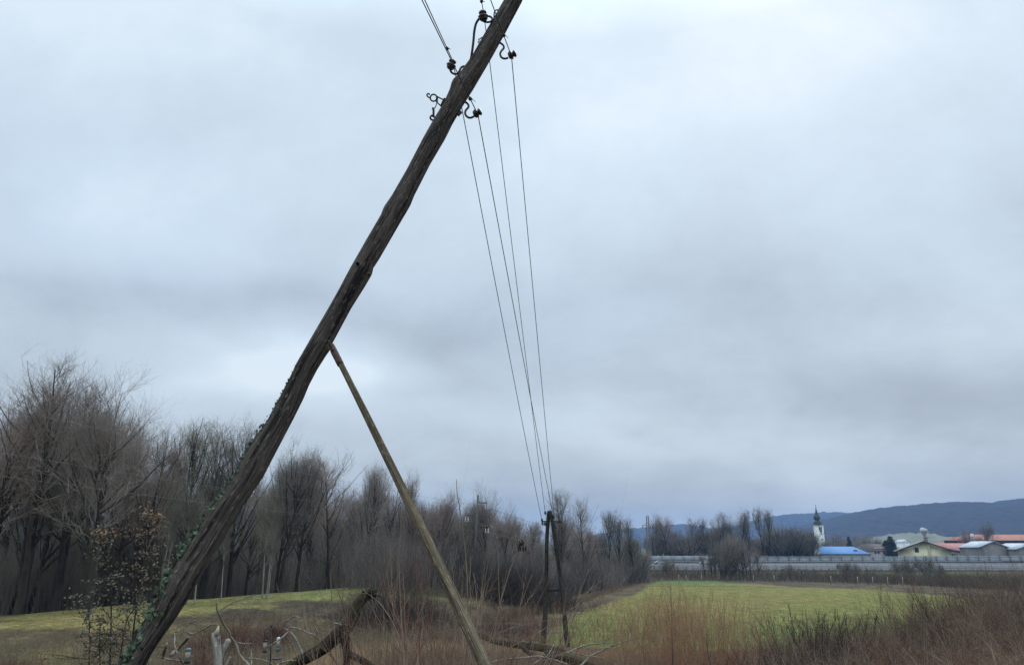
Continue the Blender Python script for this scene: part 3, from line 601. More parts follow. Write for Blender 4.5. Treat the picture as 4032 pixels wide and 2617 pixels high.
M_carw = mat('white_car_paint', (.70, .71, .70), (.62, .63, .63), 1, .3, spec=.5); M_cglass = mat('car_glass', (.03, .035, .04), (.05, .055, .06), 1, .1, spec=.6); M_tyre = mat('tyre', (.02, .02, .02), (.03, .03, .03), 5, .9)
M_cgrey = mat('silver_car_paint', (.40, .42, .44), (.36, .38, .40), 1, .3, spec=.5)
def car(name, label, u, y, prof, win, wd, m, wheels):
    z = float(np.interp(y, YB, ZB))+.03; x = ae(u, 2205)[0]*y; root = thing(name, label, name.replace('_', ' '), (x, y, z), 'vehicles on the highway')
    def extr(pts, y0, y1, g):
        n = len(pts); V = [[x+a, y+y0, z+h] for a, h in pts]+[[x+a, y+y1, z+h] for a, h in pts]
        g.add(V, [[i, (i+1) % n, n+(i+1) % n, n+i] for i in range(n)], [[0, i+1, i] for i in range(1, n-1)]+[[n, n+i, n+i+1] for i in range(1, n-1)])
    g = Geo(); extr(prof, -wd/2, wd/2, g); g.obj('body', m, root)
    for w_ in win: g = Geo(); extr(w_, -wd/2-.02, wd/2+.02, g); g.obj('window', M_cglass, root)
    for wx in wheels:
        for s_ in (-1, 1): g = Geo(); g.lathe([(.33, -.11), (.34, 0), (.33, .11)], (x+wx, y+s_*(wd/2-.08), z+.33), (0, 1, 0), 14); g.obj('wheel', M_tyre, root, True)
cprof = [(-2.1, .3), (-2.15, .8), (-1.3, .95), (-.6, 1.42), (.7, 1.46), (1.5, 1.02), (2.1, .92), (2.15, .35)]; cwin = [[(-1.1, .98), (-.5, 1.36), (.05, 1.38), (.05, .98)], [(.15, .98), (.15, 1.38), (.65, 1.38), (1.25, .98)]]
car('car', 'small white car on the highway left of the roadside trees', 2773, 322, cprof, cwin, 1.75, M_carw, (-1.35, 1.35))
car('car', 'silver grey car on the highway just beside the end of the wood', 2596, 322, [(-a, h) for a, h in cprof][::-1], [[(-a, h) for a, h in w_] for w_ in cwin], 1.75, M_cgrey, (-1.35, 1.35))
car('car', 'low white car half hidden behind the clear noise barrier below the blue roof', 3432, 345, cprof, cwin, 1.75, M_carw, (-1.35, 1.35))
vp = [(-2.7, .35), (-2.7, 1.0), (-2.2, 1.2), (-1.6, 2.2), (-1.2, 2.35), (2.7, 2.35), (2.75, .35)]
car('van', 'white van on the highway seen through the roadside trees', 2875, 322, vp, [[(-2.0, 1.3), (-1.5, 2.1), (-.9, 2.1), (-.9, 1.3)]], 2.0, M_carw, (-1.8, 1.8))
# ---------------------------------------------------------------- church and village
M_plaster = mat('white_plaster', (.78, .78, .75), (.70, .70, .67), .6, .9); M_copper = mat('dark_green_shingle', (.042, .054, .053), (.065, .078, .075), 1.2, .7)
M_win = mat('dark_window', (.035, .035, .04), (.05, .05, .055), 1, .4)
DC = 520.0
def W2(u, v, D): return P(u, v, D)
tb = P(3222, 2067, DC); zt = tb[2]; zg = float(terrain(tb[0], DC)); hwid = 17/F*DC/dirn(3222, 2067)[1]*.93
ch = thing('church_tower', 'white church tower with dark onion dome in front of the wooded hill', 'church tower', (tb[0], DC, zg))
rzc = -R(13); cr, sr = math.cos(rzc), math.sin(rzc)
def loc2(x, y, z): return np.array([tb[0]+x*cr-y*sr, DC+x*sr+y*cr, z])
g = Geo(); g.box((tb[0], DC, (zt+zg)/2), (2*hwid, 2*hwid, zt-zg), rzc); wl = g.obj('wall', M_plaster, ch)
g = Geo(); g.box((tb[0], DC, zt-.15), (2*hwid+.5, 2*hwid+.5, .35), rzc); g.obj('cornice', M_plaster, ch)
def zc(v): return P(3222, v, DC)[2]
def wpane(x, z, w, h, face='f'):
    g = Geo()
    if face == 'f': g.box(loc2(x, -hwid-.03, z), (w, .12, h), rzc)
    else: g.box(loc2(-hwid-.03, x, z), (.12, w, h), rzc)
    return g.obj('window', M_win, ch)
zw = zc(2079); wpane(.05, zw, .85, 1.9); wpane(1.15, zw, .85, 1.9); wpane(.9, zc(2098), .55, 1.3); wpane(1.0, zc(2123), .6, 1.4); wpane(-1.4, zw, .7, 1.9, 's')
g = Geo(); g.lathe([(.95, 0), (.95, .06), (.80, .07), (.80, .02), (.02, .02)], loc2(.7, -hwid-.02, zc(2090)), (sr, -cr, 0), 20); ck = g.obj('clock_face', mat('clock_ring', (.25, .25, .24), (.3, .3, .28), 2), ch)
g = Geo(); g.box(loc2(.7, -hwid-.15, zc(2090)+.3), (.12, .05, .7), rzc); g.box(loc2(.95, -hwid-.15, zc(2090)), (.5, .05, .12), rzc); g.obj('clock_hand', M_win, ck)
def rp(px): return px/F*DC/1.03
prof = [(16.6, 2067), (15.5, 2064), (14.6, 2060), (14.2, 2056), (12.5, 2052.5), (9.5, 2050), (7.4, 2047.5), (8.0, 2046), (11.0, 2043), (12.6, 2038.5), (12.7, 2035.5), (11.2, 2031), (8.4, 2027), (5.8, 2022), (4.0, 2015), (2.6, 2007), (1.4, 1999), (.5, 1994), (.25, 1990)]
z0 = zc(2067); g = Geo(); g.lathe([(rp(r)*(1.15 if k < 1 else 1), zc(v)-z0) for k, (r, v) in enumerate(prof)], (tb[0]-.4, DC, z0), (0, 0, 1), 8 if 0 else 24); g.obj('onion_dome', M_copper, ch, True)
g = Geo(); g.lathe([(.05, 0), (.28, .2), (.28, .5), (.05, .7), (.05, 1.3)], (tb[0]-.4, DC, zc(1991)), (0, 0, 1), 8); g.obj('finial', M_copper, ch, True)

def house(label, cx, cy, gw, rl, ze, zr, rz, wm, rm, over=.5, wins=(), name='house', hip=0.0, barge=None, zb=None, thick=.22):
    zb = float(terrain(cx, cy))-.2 if zb is None else zb; root = thing(name, label, 'house' if name == 'house' else name.replace('_', ' '), (cx, cy, zb)); c_, s_ = math.cos(rz), math.sin(rz)
    T = lambda x, y, z: np.array([cx+x*c_-y*s_, cy+x*s_+y*c_, z])
    h = gw/2; l = rl/2; g = Geo()
    lo = [T(-h, -l, zb), T(h, -l, zb), T(h, l, zb), T(-h, l, zb), T(-h, -l, ze), T(h, -l, ze), T(h, l, ze), T(-h, l, ze)]
    zk = zr-.25
    lo += [T(0, -l+hip, zk), T(0, l-hip, zk)]
    g.add(lo, [[0, 1, 5, 4], [1, 2, 6, 5], [2, 3, 7, 6], [3, 0, 4, 7], [4, 8, 9, 7], [5, 6, 9, 8]], [[4, 5, 8], [6, 7, 9]]); g.obj('wall', wm, root)
    sl = (zr-ze)/h; ho = h+over; lo_ = l+over; ze2 = ze-sl*over; g = Geo()
    hp = hip if hip else 0.0
    top = [T(-ho, -lo_, ze2+.1), T(0, -lo_+(hp), zr+.1), T(0, lo_-(hp), zr+.1), T(-ho, lo_, ze2+.1), T(ho, -lo_, ze2+.1), T(ho, lo_, ze2+.1)]
    bot = [p-np.array([0, 0, thick]) for p in top]
    g.add(top+bot, [[0, 1, 2, 3], [1, 4, 5, 2], [6, 9, 8, 7], [7, 8, 11, 10], [0, 3, 9, 6], [4, 10, 11, 5], [0, 6, 7, 1], [1, 7, 10, 4], [3, 2, 8, 9], [2, 5, 11, 8]], ([[0, 4, 1], [3, 2, 5]] if hip else None)); g.obj('roof', rm, root)
    if barge:
        g = Geo()
        for sx in (-1, 1):
            a, b_ = T(sx*ho, -lo_-.03, ze2), T(0, -lo_-.03, zr); dn = np.array([0, 0, -.55]); bk = T(0, .9, 0)-T(0, 0, 0)
            g.add([a, b_, b_+dn, a+dn, a+bk, b_+bk, b_+dn+bk, a+dn+bk], [[0, 1, 2, 3], [7, 6, 5, 4], [3, 2, 6, 7], [0, 4, 5, 1]])
        g.obj('barge_board', barge, root)
    for (face, al, z, w, hh) in wins:
        g = Geo(); ctr, dims = (T(al, -l-.02, z), (w, .1, hh)) if face == 'f' else ((T(-h-.02, al, z), (.1, w, hh)) if face == 'l' else (T(h+.02, al, z), (.1, w, hh)))
        g.box(ctr, (dims[0]+.3*(face == 'f'), dims[1]*.6+.3*(face != 'f'), dims[2]+.3), rz); fr = g.obj('window', M_plaster, root)
        g = Geo(); g.box(ctr, dims, rz); g.obj('pane', M_win, fr)
    return root, T
def span_house(label, u0, u1, vr, ve, D, depth, wm, rm, **k):      # long side faces the road, ridge runs left to right
    x0, x1 = P(u0, ve, D)[0], P(u1, ve, D)[0]; ze = P(u0, ve, D)[2]; zr = P(u0, vr, D+depth/2)[2]
    return house(label, (x0+x1)/2, D+depth/2, depth, x1-x0, ze, zr, R(90)+k.pop('rot', 0), wm, rm, **k)
def roofm(name, c1, c2, st=(4, .3, 1)): return mat(name, c1, c2, .6, .75, stretch=st)
M_blue = roofm('blue_sheet_roof', (.085, .185, .37), (.11, .24, .45)); M_broof = roofm('brown_tile_roof', (.060, .048, .045), (.10, .075, .065)); M_groof = mat('grey_fibre_roof', (.20, .20, .18), (.30, .30, .28), .4, .9)
M_redr = roofm('faded_red_roof', (.30, .095, .088), (.42, .22, .20)); M_oran = roofm('orange_tile_roof', (.30, .115, .080), (.36, .16, .12)); M_yel = mat('yellow_plaster', (.82, .76, .50), (.74, .69, .45), .5, .9)
M_grw = mat('grey_render', (.16, .15, .14), (.21, .20, .19), .4, .9); M_pink = mat('pale_pink_render', (.40, .31, .28), (.34, .28, .26), .5, .9); M_lgr = mat('light_sheet_roof', (.36, .41, .46), (.46, .50, .54), .35, .7); M_darkw = mat('dark_timber', (.030, .026, .025), (.05, .045, .04), 1, .9)
house_ = span_house
r_, T = house_('low hall with bright blue sheet roof beside the tower', 3232, 3428, 2151, 2179, 420, 20, M_grw, M_blue, hip=5, over=.3)
for dx in (14.0, -8.0):
    p = P(3365-dx*0, 2169, 423); 
g = Geo(); g.box(P(3368, 2168, 424)+np.array([0, 0, .1]), (1.6, 1.2, 1.0)); g.obj('roof_window', M_win, r_)
house_('grey roofed shed adjoining the blue hall on its left', 3186, 3230, 2153, 2180, 421, 14, M_grw, M_groof, over=.2)
r_, T = house_('long pale pink house with dark brown roof between blue hall and yellow house', 3412, 3545, 2141, 2167, 455, 20, M_pink, M_broof, hip=3, over=.5)
for u in (3447, 3459, 3480, 3510, 3525):
    g = Geo(); g.box(P(u, 2174, 454.9), (.9, .3, 1.2)); w_ = g.obj('window', M_win, r_)
for u in (3451, 3472, 3518): g = Geo(); g.box(P(u, 2159, 457.5)+np.array([0, 0, .35]), (1.7, .9, .3)); g.obj('roof_window', M_plaster, r_)
# yellow house, gable turned square to the line of sight
D = 372.; pk = P(3640, 2128, D); zeL = P(3543, 2163, D)[2]; th = math.atan2(pk[0], D)-R(4); gw = 158/F*D/math.cos(th)*1.0; LH = 17.0
yh, T = house('pale yellow house with wide dark eaves and a smoking chimney', pk[0]-.5+math.sin(th)*LH/2, D+math.cos(th)*LH/2, gw, LH, zeL, pk[2], -th, M_yel, M_groof, over=1.9, wins=[('f', -3.4, P(3616, 2164, D)[2], 1.6, 2.1), ('l', -3, zeL-2.2, 1.4, 1.4), ('l', 2.5, zeL-2.2, 1.4, 1.4)], barge=M_darkw)
gl = T(1.9, -LH/2-.3, 0); zt_ = pk[2]-.9; g = Geo(); g.box((gl[0], gl[1], (zt_+zeL-6)/2), (1.1, .5, zt_-zeL+6), -th); g.obj('chimney_breast', mat('cream_plaster', (.72, .69, .50), (.64, .61, .44), 1), yh)
cp = P(3645, 2119, D+3.5); g = Geo(); g.box((cp[0], cp[1], cp[2]-.8), (1.3, 1.0, 2.6)); cy_ = g.obj('chimney', M_grw, yh); g = Geo(); g.box((cp[0], cp[1], cp[2]+.7), (2.2, 1.4, .16)); g.obj('chimney_cap', M_darkw, cy_)
ha = gw/2; A_ = [T(ha-.5, -LH/2+1, pk[2]-(pk[2]-zeL)*.86), T(ha+8.5, -LH/2+1, zeL-2.0), T(ha+8.5, LH/2, zeL-2.0), T(ha-.5, LH/2, pk[2]-(pk[2]-zeL)*.86)]; g = Geo()
g.add(A_+[a_2-np.array([0, 0, .5]) for a_2 in A_], [[0, 1, 2, 3], [7, 6, 5, 4], [0, 4, 5, 1], [1, 5, 6, 2], [2, 6, 7, 3], [3, 7, 4, 0]]); g.obj('lean_to_roof', M_darkw, yh)
c_ = T(ha+2.6, 0, zeL-5); g = Geo(); g.box(c_, (5.0, LH-4, 6.2), -th); g.obj('annex_wall', M_yel, yh)
r_, T = house_('building with faded red sheet roof right of the yellow house', 3706, 3850, 2138, 2167, 415, 16, M_grw, M_redr, over=.3)
g = Geo(); g.box(P(3792, 2145, 421)+np.array([0, 0, .2]), (2.2, 1.4, .5)); g.obj('roof_hatch', M_plaster, r_)
r_, T = house_('long building with orange tiled roof at the right edge', 3795, 4140, 2104, 2125, 480, 22, M_darkw, M_oran, hip=9, over=.8)
g = Geo(); g.box(P(3829, 2118, 478), (1.1, 1.1, 5.5)); g.obj('chimney', M_plaster, r_)
D = 352.; xl, xr = P(3836, 2176, D)[0], P(3960, 2150, D)[0]; pk = P(3918, 2130, D)
gsh, T = house('grey gabled shed with pale sheet roof behind the brambles', (xl+xr)/2+1, D+6.5, xr-xl, 12, P(3957, 2152, D)[2], pk[2], R(10), M_grw, M_lgr, over=.6)
D = 352.; house('low shed with pale roof at the far right edge', P(4050, 2160, D)[0], D+6, 18, 14, P(4000, 2160, D)[2], P(4060, 2138, D)[2], R(12), M_grw, M_lgr, over=.5)
house('small far white house on the pale meadow slope', P(3562, 2130, 900)[0], 905, 9, 12, P(3560, 2133, 900)[2], P(3562, 2123, 900)[2], R(20), M_plaster, M_lgr, wins=[('f', 0, P(3560, 2135, 900)[2], 1.5, 1.8)])
house_('pale ochre barn seen through the bare trees behind the barrier', 2955, 3035, 2143, 2161, 440, 16, mat('ochre_render', (.42, .34, .18), (.36, .30, .17), .5), mat('ochre_roof', (.40, .33, .20), (.33, .28, .18), .5), over=.3)

# smoke: a real little cloud of volume
def smoke():
    m = bpy.data.materials.new('smoke'); m.use_nodes = True; q = NT(m.node_tree); q.n.clear()
    pv = q.new('ShaderNodeVolumePrincipled'); pv.inputs['Color'].default_value = (.95, .96, .98, 1); pv.inputs['Anisotropy'].default_value = .2
    n = q.noise(q.new('ShaderNodeTexCoord').outputs['Object'], .8, 3, .6)
    q.l.new(q.m('MULTIPLY', q.m('SUBTRACT', n, .40, clamp=True), 22.0), pv.inputs['Density']); o = q.new('ShaderNodeOutputMaterial'); q.l.new(pv.outputs[0], o.inputs['Volume'])
    a = P(3645, 2116, 374.5); g = Geo()
    bl = [(0, .1, .55), (-.3, 1.0, .7), (-.9, 1.9, 1.1), (-1.3, 2.9, 1.3), (.0, 2.9, 1.1), (-.5, 3.7, 1.1)]
    # one skin round the whole puff, from a metaball-like radial field
    S, K = 20, 18; H = 4.9; V = []
    for k in range(K):
        f = k/(K-1); z = f*H; r = .50+1.25*math.sin(min(1, f*1.02)**1.5*math.pi)**.8*(.25+f); cxo = -.95*f
        if k in (0, K-1): r = .12
        for s_ in range(S):
            an = s_*2*math.pi/S; rr = r*(.75+.6*float(vnoise(3+math.cos(an)*1.4, f*4+math.sin(an)*1.4, 2))); V.append((a[0]+cxo+rr*math.cos(an), a[1]+rr*math.sin(an), a[2]+z))
    i = np.arange(S); j = (i+1) % S; b0 = (np.arange(K-1)*S)[:, None]; g.add(V, np.stack([b0+i, b0+j, b0+S+j, b0+S+i], -1).reshape(-1, 4), np.concatenate([[[0, x+1, x] for x in range(1, S-1)], [[(K-1)*S, (K-1)*S+x, (K-1)*S+x+1] for x in range(1, S-1)]]))
    tag(g.obj('smoke', m), 'white puff of smoke rising from the chimney of the yellow house', kind='stuff')
smoke()

# ---------------------------------------------------------------- trees
def grow(rng, Pp, Rr, n, t0, t1, ang, angj, length, lenj, K, rr, up, wob=.12, rend=.25):
    M, Kp, _ = Pp.shape; ix = np.repeat(np.arange(M), n); tt = rng.uniform(t0, t1, len(ix)); f = tt*(Kp-1); i = np.clip(np.floor(f).astype(int), 0, Kp-2); w = (f-i)[:, None]
    base = Pp[ix, i]*(1-w)+Pp[ix, i+1]*w; tan = nrm(Pp[ix, i+1]-Pp[ix, i]); rb = Rr[ix, i]*(1-w[:, 0])+Rr[ix, i+1]*w[:, 0]
    rv = rng.normal(size=base.shape); perp = nrm(rv-(rv*tan).sum(1, keepdims=True)*tan)
    a = np.clip(ang+rng.normal(size=len(ix))*angj, .1, 2.2)[:, None]; d = tan*np.cos(a)+perp*np.sin(a)
    Lp = np.linalg.norm(Pp[ix, -1]-Pp[ix, 0], axis=1)
    L = (length(tt, Lp) if callable(length) else length*np.ones(len(ix)))*np.exp(rng.normal(size=len(ix))*lenj); step = (L/(K-1))[:, None]
    pts = [base]; p = base
    for k in range(K-1):
        p = p+d*step; pts.append(p); d = nrm(d+np.array([0, 0, 1.])*up/(K-1)*2+rng.normal(size=d.shape)*wob)
    Pt = np.stack(pts, 1); r0 = np.minimum(rb*.75, rr*(.6+.8*rng.random(len(ix)))*np.sqrt(L/np.median(L)+1e-6)); Rt = r0[:, None]*np.linspace(1, rend, K)[None]
    return Pt, Rt
def trunk_line(rng, H, r, K=12, lean=0.0, wob=.02):
    d = nrm(np.array([math.cos(lean*7)*lean, math.sin(lean*3)*lean*.4, 1.])); p = np.zeros(3); pts = [p]
    for k in range(K-1): p = p+d*H/(K-1); pts.append(p); d = nrm(d+rng.normal(size=3)*wob+np.array([0, 0, .03]))
    return np.array(pts)[None], (r*np.linspace(1, .12, K)**.9)[None]
M_bark = mat('bark', (.024, .021, .018), (.060, .053, .043), 2.2, 1, .0, stretch=(1, 1, .25), c3=(.034, .042, .024), vary=.35)
M_bark2 = mat('pale_bark', (.20, .19, .165), (.34, .33, .30), 2.2, 1, .0, stretch=(1, 1, .3), c3=(.08, .08, .065), vary=.15)
M_tw = mat('twigs', (.19, .165, .145), (.31, .275, .245), .35, 1, vary=.28, contrast=(.3, .7))
M_tw2 = mat('reddish_twigs', (.21, .165, .142), (.31, .25, .215), .35, 1, vary=.22)
M_tw3 = mat('olive_twigs', (.17, .165, .125), (.27, .25, .20), .35, 1, vary=.22)
def proto(kind, seed, mt=None, mb=None):
    rng = np.random.default_rng(seed); TR = Geo(); CR = Geo(); H = 20.0; mt = mt or M_tw; mb = mb or M_bark
    if kind == 'spread':
        T = trunk_line(rng, H*.62, .36, 12, .05, .03)
        l1 = grow(rng, *T, 26, .30, 1.0, .66, .22, lambda t, L: H*(.50-.24*t), .18, 9, .125, .36, .11, .07)
    elif kind == 'narrow':
        T = trunk_line(rng, H*.76, .26, 14, .05, .030)
        l1 = grow(rng, *T, 30, .22, .97, .50, .14, lambda t, L: H*(.30*np.sin(math.pi*np.clip(t*.86+.14, 0, 1))**.7+.04), .2, 8, .08, .55, .07, .25)
    elif kind == 'slim':
        T = trunk_line(rng, H*.80, .15, 14, .08, .032)
        l1 = grow(rng, *T, 22, .35, .97, .55, .2, lambda t, L: H*(.20*np.sin(math.pi*np.clip(t*.9+.1, 0, 1))+.03), .25, 7, .05, .4, .08, .25)
    elif kind == 'twin':
        a = trunk_line(rng, H*.76, .24, 14, .12, .035); b_ = trunk_line(rng, H*.8, .22, 14, .02, .035); c_ = trunk_line(rng, H*.7, .18, 14, .18, .035)
        T = (np.concatenate([a[0], b_[0]+[.25, .1, 0], c_[0]*[-1, -1, 1]]), np.concatenate([a[1], b_[1], c_[1]]))
        l1 = grow(rng, *T, 16, .25, .97, .55, .2, lambda t, L: H*(.26-.12*t), .25, 8, .08, .5, .08, .25)
    elif kind == 'round':
        H = 12.; a = np.zeros((9, 2, 3)); T = trunk_line(rng, 1.2, .30, 4, 0, .02)
        l0 = grow(rng, *T, 12, .3, 1., .55, .28, lambda t, L: H*.72, .15, 8, .14, .35, .08, .3); TR.tubes(*l0, S=5)
        l1 = grow(rng, *l0, 9, .15, .98, .7, .2, lambda t, L: H*(.42-.2*t), .2, 6, .06, .3, .1, .3)
    TR.tubes(*T, S=9)
    TR.tubes(*l1, S=5)
    env = {'spread': (.60, .37, .41), 'narrow': (.60, .175, .42), 'slim': (.62, .15, .40), 'twin': (.60, .235, .42), 'round': (.50, .42, .47)}[kind]
    def keep(l):                                  # twigs end on a lumpy domed outline
        tip = l[0][:, -1].copy(); tz = T[0].mean(0); tip[:, 0] -= np.interp(tip[:, 2], tz[:, 2], tz[:, 0]); tip[:, 1] -= np.interp(tip[:, 2], tz[:, 2], tz[:, 1]); a = np.arctan2(tip[:, 1], tip[:, 0]); hz = tip[:, 2]/H; e = ((np.hypot(tip[:, 0], tip[:, 1])/H/env[1])**2+((hz-env[0])/env[2])**2)**.5
        lim = .80+.42*vnoise(np.cos(a)*2.2+5, hz*6+np.sin(a)*2.2+9, seed)+.06*rng.random(len(a)); k = e < lim; return l[0][k], l[1][k]
    fin = {'spread': (11, 6, 4), 'narrow': (8, 6, 4), 'slim': (8, 5, 3), 'twin': (7, 6, 4), 'round': (7, 5, 4)}[kind]
    l2 = keep(grow(rng, *l1, fin[0], .10, .99, .66, .22, lambda t, L: L*(.44-.20*t)+.35, .25, 6, .028, .38, .15, .35))
    CR.tubes(*l2, S=3)
    l3 = keep(grow(rng, *l2, fin[1], .12, .98, .66, .25, lambda t, L: L*.40+.30, .3, 4, .0125, .32, .17, .5))
    CR.tubes(*l3, S=3)
    l4 = keep(grow(rng, *l3, fin[2], .1, .98, .62, .28, lambda t, L: L*.36+.20, .3, 3, .0070, .28, .14, .5))
    CR.tubes(*l4, S=3)
    zs = np.concatenate(CR.v)[:, 2]; Hm = float(np.percentile(zs, 99.8))
    return {'trunk': TR.mesh(kind+'_trunk', mb, True), 'crown': CR.mesh(kind+'_crown', mt), 'H': Hm}
PR = {'spread': [proto('spread', 1), proto('spread', 2, M_tw2)], 'narrow': [proto('narrow', 3), proto('narrow', 4, M_tw2), proto('narrow', 5, M_tw3), proto('narrow', 6)],
      'slim': [proto('slim', 7, M_tw3, M_bark2), proto('slim', 8)], 'twin': [proto('twin', 9), proto('twin', 10, M_tw3)], 'round': [proto('round', 11, M_tw3), proto('round', 12, M_tw)]}
rngT = np.random.default_rng(99)
def tree(label, u, vtop, D, kind, var=0, group=None, lean=(0, 0), wx=1.0, name='bare_tree', rz=None, ub=None):
    p = PR[kind][var % len(PR[kind])]; top = P(u, vtop, D); x = P(u if ub is None else ub, vtop*.35+2300*.65, D)[0] if ub is None else P(ub, 2380, D)[0]
    z = float(terrain(x, D))-.1; s = max(.05, (top[2]-z)/p['H']); tl = rngT.normal(size=2)*.035 if ub is None else (0, 0); lean = (lean[0]+tl[0], lean[1]+tl[1])
    o = thing(name, label, 'tree', (x, D, z), group); sx = s*wx
    o.scale = (sx, sx, s); rz = rngT.uniform(0, 6.28) if rz is None else rz
    if ub is not None: lean = (0, math.atan2(top[0]-x, top[2]-z)); rz = 0
    o.rotation_euler = (lean[0], lean[1], rz)
    for k in ('trunk', 'crown'):
        c = bpy.data.objects.new(k, p[k]); COL.objects.link(c); c.parent = o
    return o
G1 = 'bare trees of the wood behind the dike'
NT_ = [('dark twiggy tree at the extreme left edge of the wood', 10, 1395, 60, 'spread', 1, {}), ('slender bare tree second from the left edge, top lower than its neighbours', 150, 1505, 62, 'narrow', 0, {}),
 ('tall spindly tree with an open forked top rising above the others at left', 245, 1385, 58, 'slim', 1, {'ub': 75, 'wx': 1.3}), ('bare tree with trunk crossing behind the spindly forked one', 275, 1490, 64, 'twin', 0, {}),
 ('great broad domed tree, largest crown of the wood at left', 400, 1462, 57, 'spread', 0, {'wx': 1.05}), ('smaller twiggy tree on the right flank of the great domed one', 575, 1655, 64, 'narrow', 1, {}),
 ('thin grey tree in the dip of the skyline left of the leaning pole', 655, 1720, 72, 'slim', 0, {}), ('bare tree with upright twigs, left of the clump just left of the leaning pole', 745, 1640, 74, 'narrow', 2, {}),
 ('bare tree in the middle of the clump left of the leaning pole', 830, 1632, 78, 'twin', 1, {}), ('bare tree partly hidden by the leaning pole', 925, 1645, 80, 'narrow', 3, {}),
 ('bare tree showing just right of the leaning pole', 1115, 1715, 84, 'narrow', 0, {}), ('second bare tree right of the leaning pole with rusty twigs', 1180, 1752, 88, 'narrow', 1, {}),
 ('pale topped tall tree midway between leaning pole and prop', 1310, 1755, 90, 'slim', 1, {'wx': 1.3}), ('narrow pointed tree just left of the prop pole', 1425, 1810, 100, 'narrow', 3, {'wx': .8}),
 ('pointed grey tree crossed by the prop pole', 1475, 1822, 104, 'narrow', 2, {'wx': .75}), ('bare tree close to the right side of the prop pole', 1575, 1868, 112, 'narrow', 0, {}),
 ('higher domed tree right of the prop pole', 1642, 1842, 116, 'narrow', 1, {'wx': .8}), ('pale twiggy tree above the reddish part of the wood', 1745, 1890, 120, 'spread', 1, {'wx': .7}),
 ('open forked tree behind the grey line pole', 1905, 1895, 118, 'spread', 0, {'wx': .75}), ('dark crooked tree with bare arms right of the grey line pole', 1985, 1965, 112, 'spread', 1, {'wx': .8}),
 ('tall dense tree directly behind the two legged pole', 2215, 1915, 135, 'twin', 0, {'wx': .9}), ('ivy thickened tree right of the two legged pole', 2300, 1945, 150, 'slim', 1, {'wx': 1.1}),
 ('left one of the pair of pale tall trees near the end of the wood', 2402, 1998, 190, 'narrow', 2, {'wx': .8}), ('right one of the pair of pale tall trees near the end of the wood', 2440, 2000, 192, 'narrow', 0, {'wx': .8}),
 ('last dark tree at the right end of the wood', 2497, 2028, 205, 'twin', 1, {'wx': .9}),
 ('forked open tree behind the lattice pylon', 2588, 2015, 385, 'spread', 0, {'wx': .8}), ('spreading open tree right of the lattice pylon', 2625, 2010, 380, 'spread', 1, {'wx': .95}), ('tiny pale tree left of the small distant pylon', 2652, 2090, 390, 'narrow', 2, {'wx': .8}),
 ('leftmost slender tree of the row behind the highway', 2738, 2028, 372, 'slim', 1, {'wx': 1.4}), ('second tree of the row behind the highway, low and twiggy', 2778, 2032, 375, 'narrow', 1, {'wx': .9}),
 ('olive tree of the row behind the highway, left of the tall domed pair', 2808, 2062, 370, 'round', 0, {}), ('left tree of the tall domed pair behind the highway', 2846, 2012, 368, 'twin', 0, {}),
 ('right tree of the tall domed pair behind the highway', 2890, 2018, 368, 'spread', 0, {}), ('tall tree in the middle of the row behind the highway', 2922, 1995, 372, 'narrow', 3, {}),
 ('bare tree right of the tallest middle one in the highway row', 2965, 2020, 372, 'narrow', 0, {}), ('tallest poplar like tree at the right end of the highway row', 3005, 1985, 365, 'narrow', 3, {'wx': .75}),
 ('last poplar like tree of the highway row, beside the round bushy ones', 3037, 1997, 366, 'narrow', 2, {'wx': .75}),
 ('round bushy tree left in the olive clump beside the church tower', 3085, 2058, 375, 'round', 0, {'wx': 1.3}), ('round bushy tree in the middle of the olive clump beside the church tower', 3135, 2068, 370, 'round', 1, {'wx': 1.3}),
 ('low round bushy tree at the foot of the church tower', 3185, 2085, 372, 'round', 0, {'wx': 1.3}),
 ('solitary broad oak above the red roofs at right', 3893, 2042, 440, 'spread', 0, {'wx': 1.0}), ('small twiggy tree left of the solitary oak above the red roofs', 3830, 2080, 445, 'round', 1, {'wx': .8})]
for (lb, u, v, D, k, va, kw) in NT_: tree(lb, u, v, D, k, va, G1 if D < 210 else 'bare trees beyond the highway', **kw)
# roadside clump in front of the highway
for k, (u, vt, D) in enumerate([(2775, 2165, 246), (2815, 2140, 244), (2985, 2150, 244), (2880, 2105, 246), (2940, 2110, 238), (2800, 2150, 246), (2835, 2120, 242), (2870, 2100, 240), (2895, 2085, 243), (2925, 2105, 240), (2955, 2130, 243), (2850, 2150, 238), (2910, 2150, 237)]):
    tree('bushy bare tree in the clump in front of the highway', u, vt, D, ['spread', 'twin', 'spread', 'round'][k % 4], k, 'clump of bare trees in front of the highway', wx=[.75, 1.0, .8, .7][k % 4])
for k, (u, vt, D) in enumerate([(2630, 2195, 250), (3110, 2215, 250), (3330, 2205, 247), (3370, 2212, 247), (3540, 2200, 248), (3585, 2195, 247), (3650, 2185, 230), (3700, 2215, 240)]):
    tree('small bare bush on the slope just below the highway', u, vt, D, 'round', k, 'bushes on the slope below the highway', name='bare_bush')
# village tree belt
for k, (u, vt, D) in enumerate([(3265, 2108, 560), (3300, 2100, 570), (3345, 2108, 560), (3385, 2112, 575), (3405, 2095, 560), (3440, 2108, 570), (3475, 2110, 560), (3260, 2125, 500), (3310, 2122, 500), (3350, 2125, 500)]):
    tree('hazy twiggy tree in the belt right of the church tower', u, vt, D, 'round' if k % 2 else 'spread', k, 'hazy trees right of the church tower', wx=1.3)
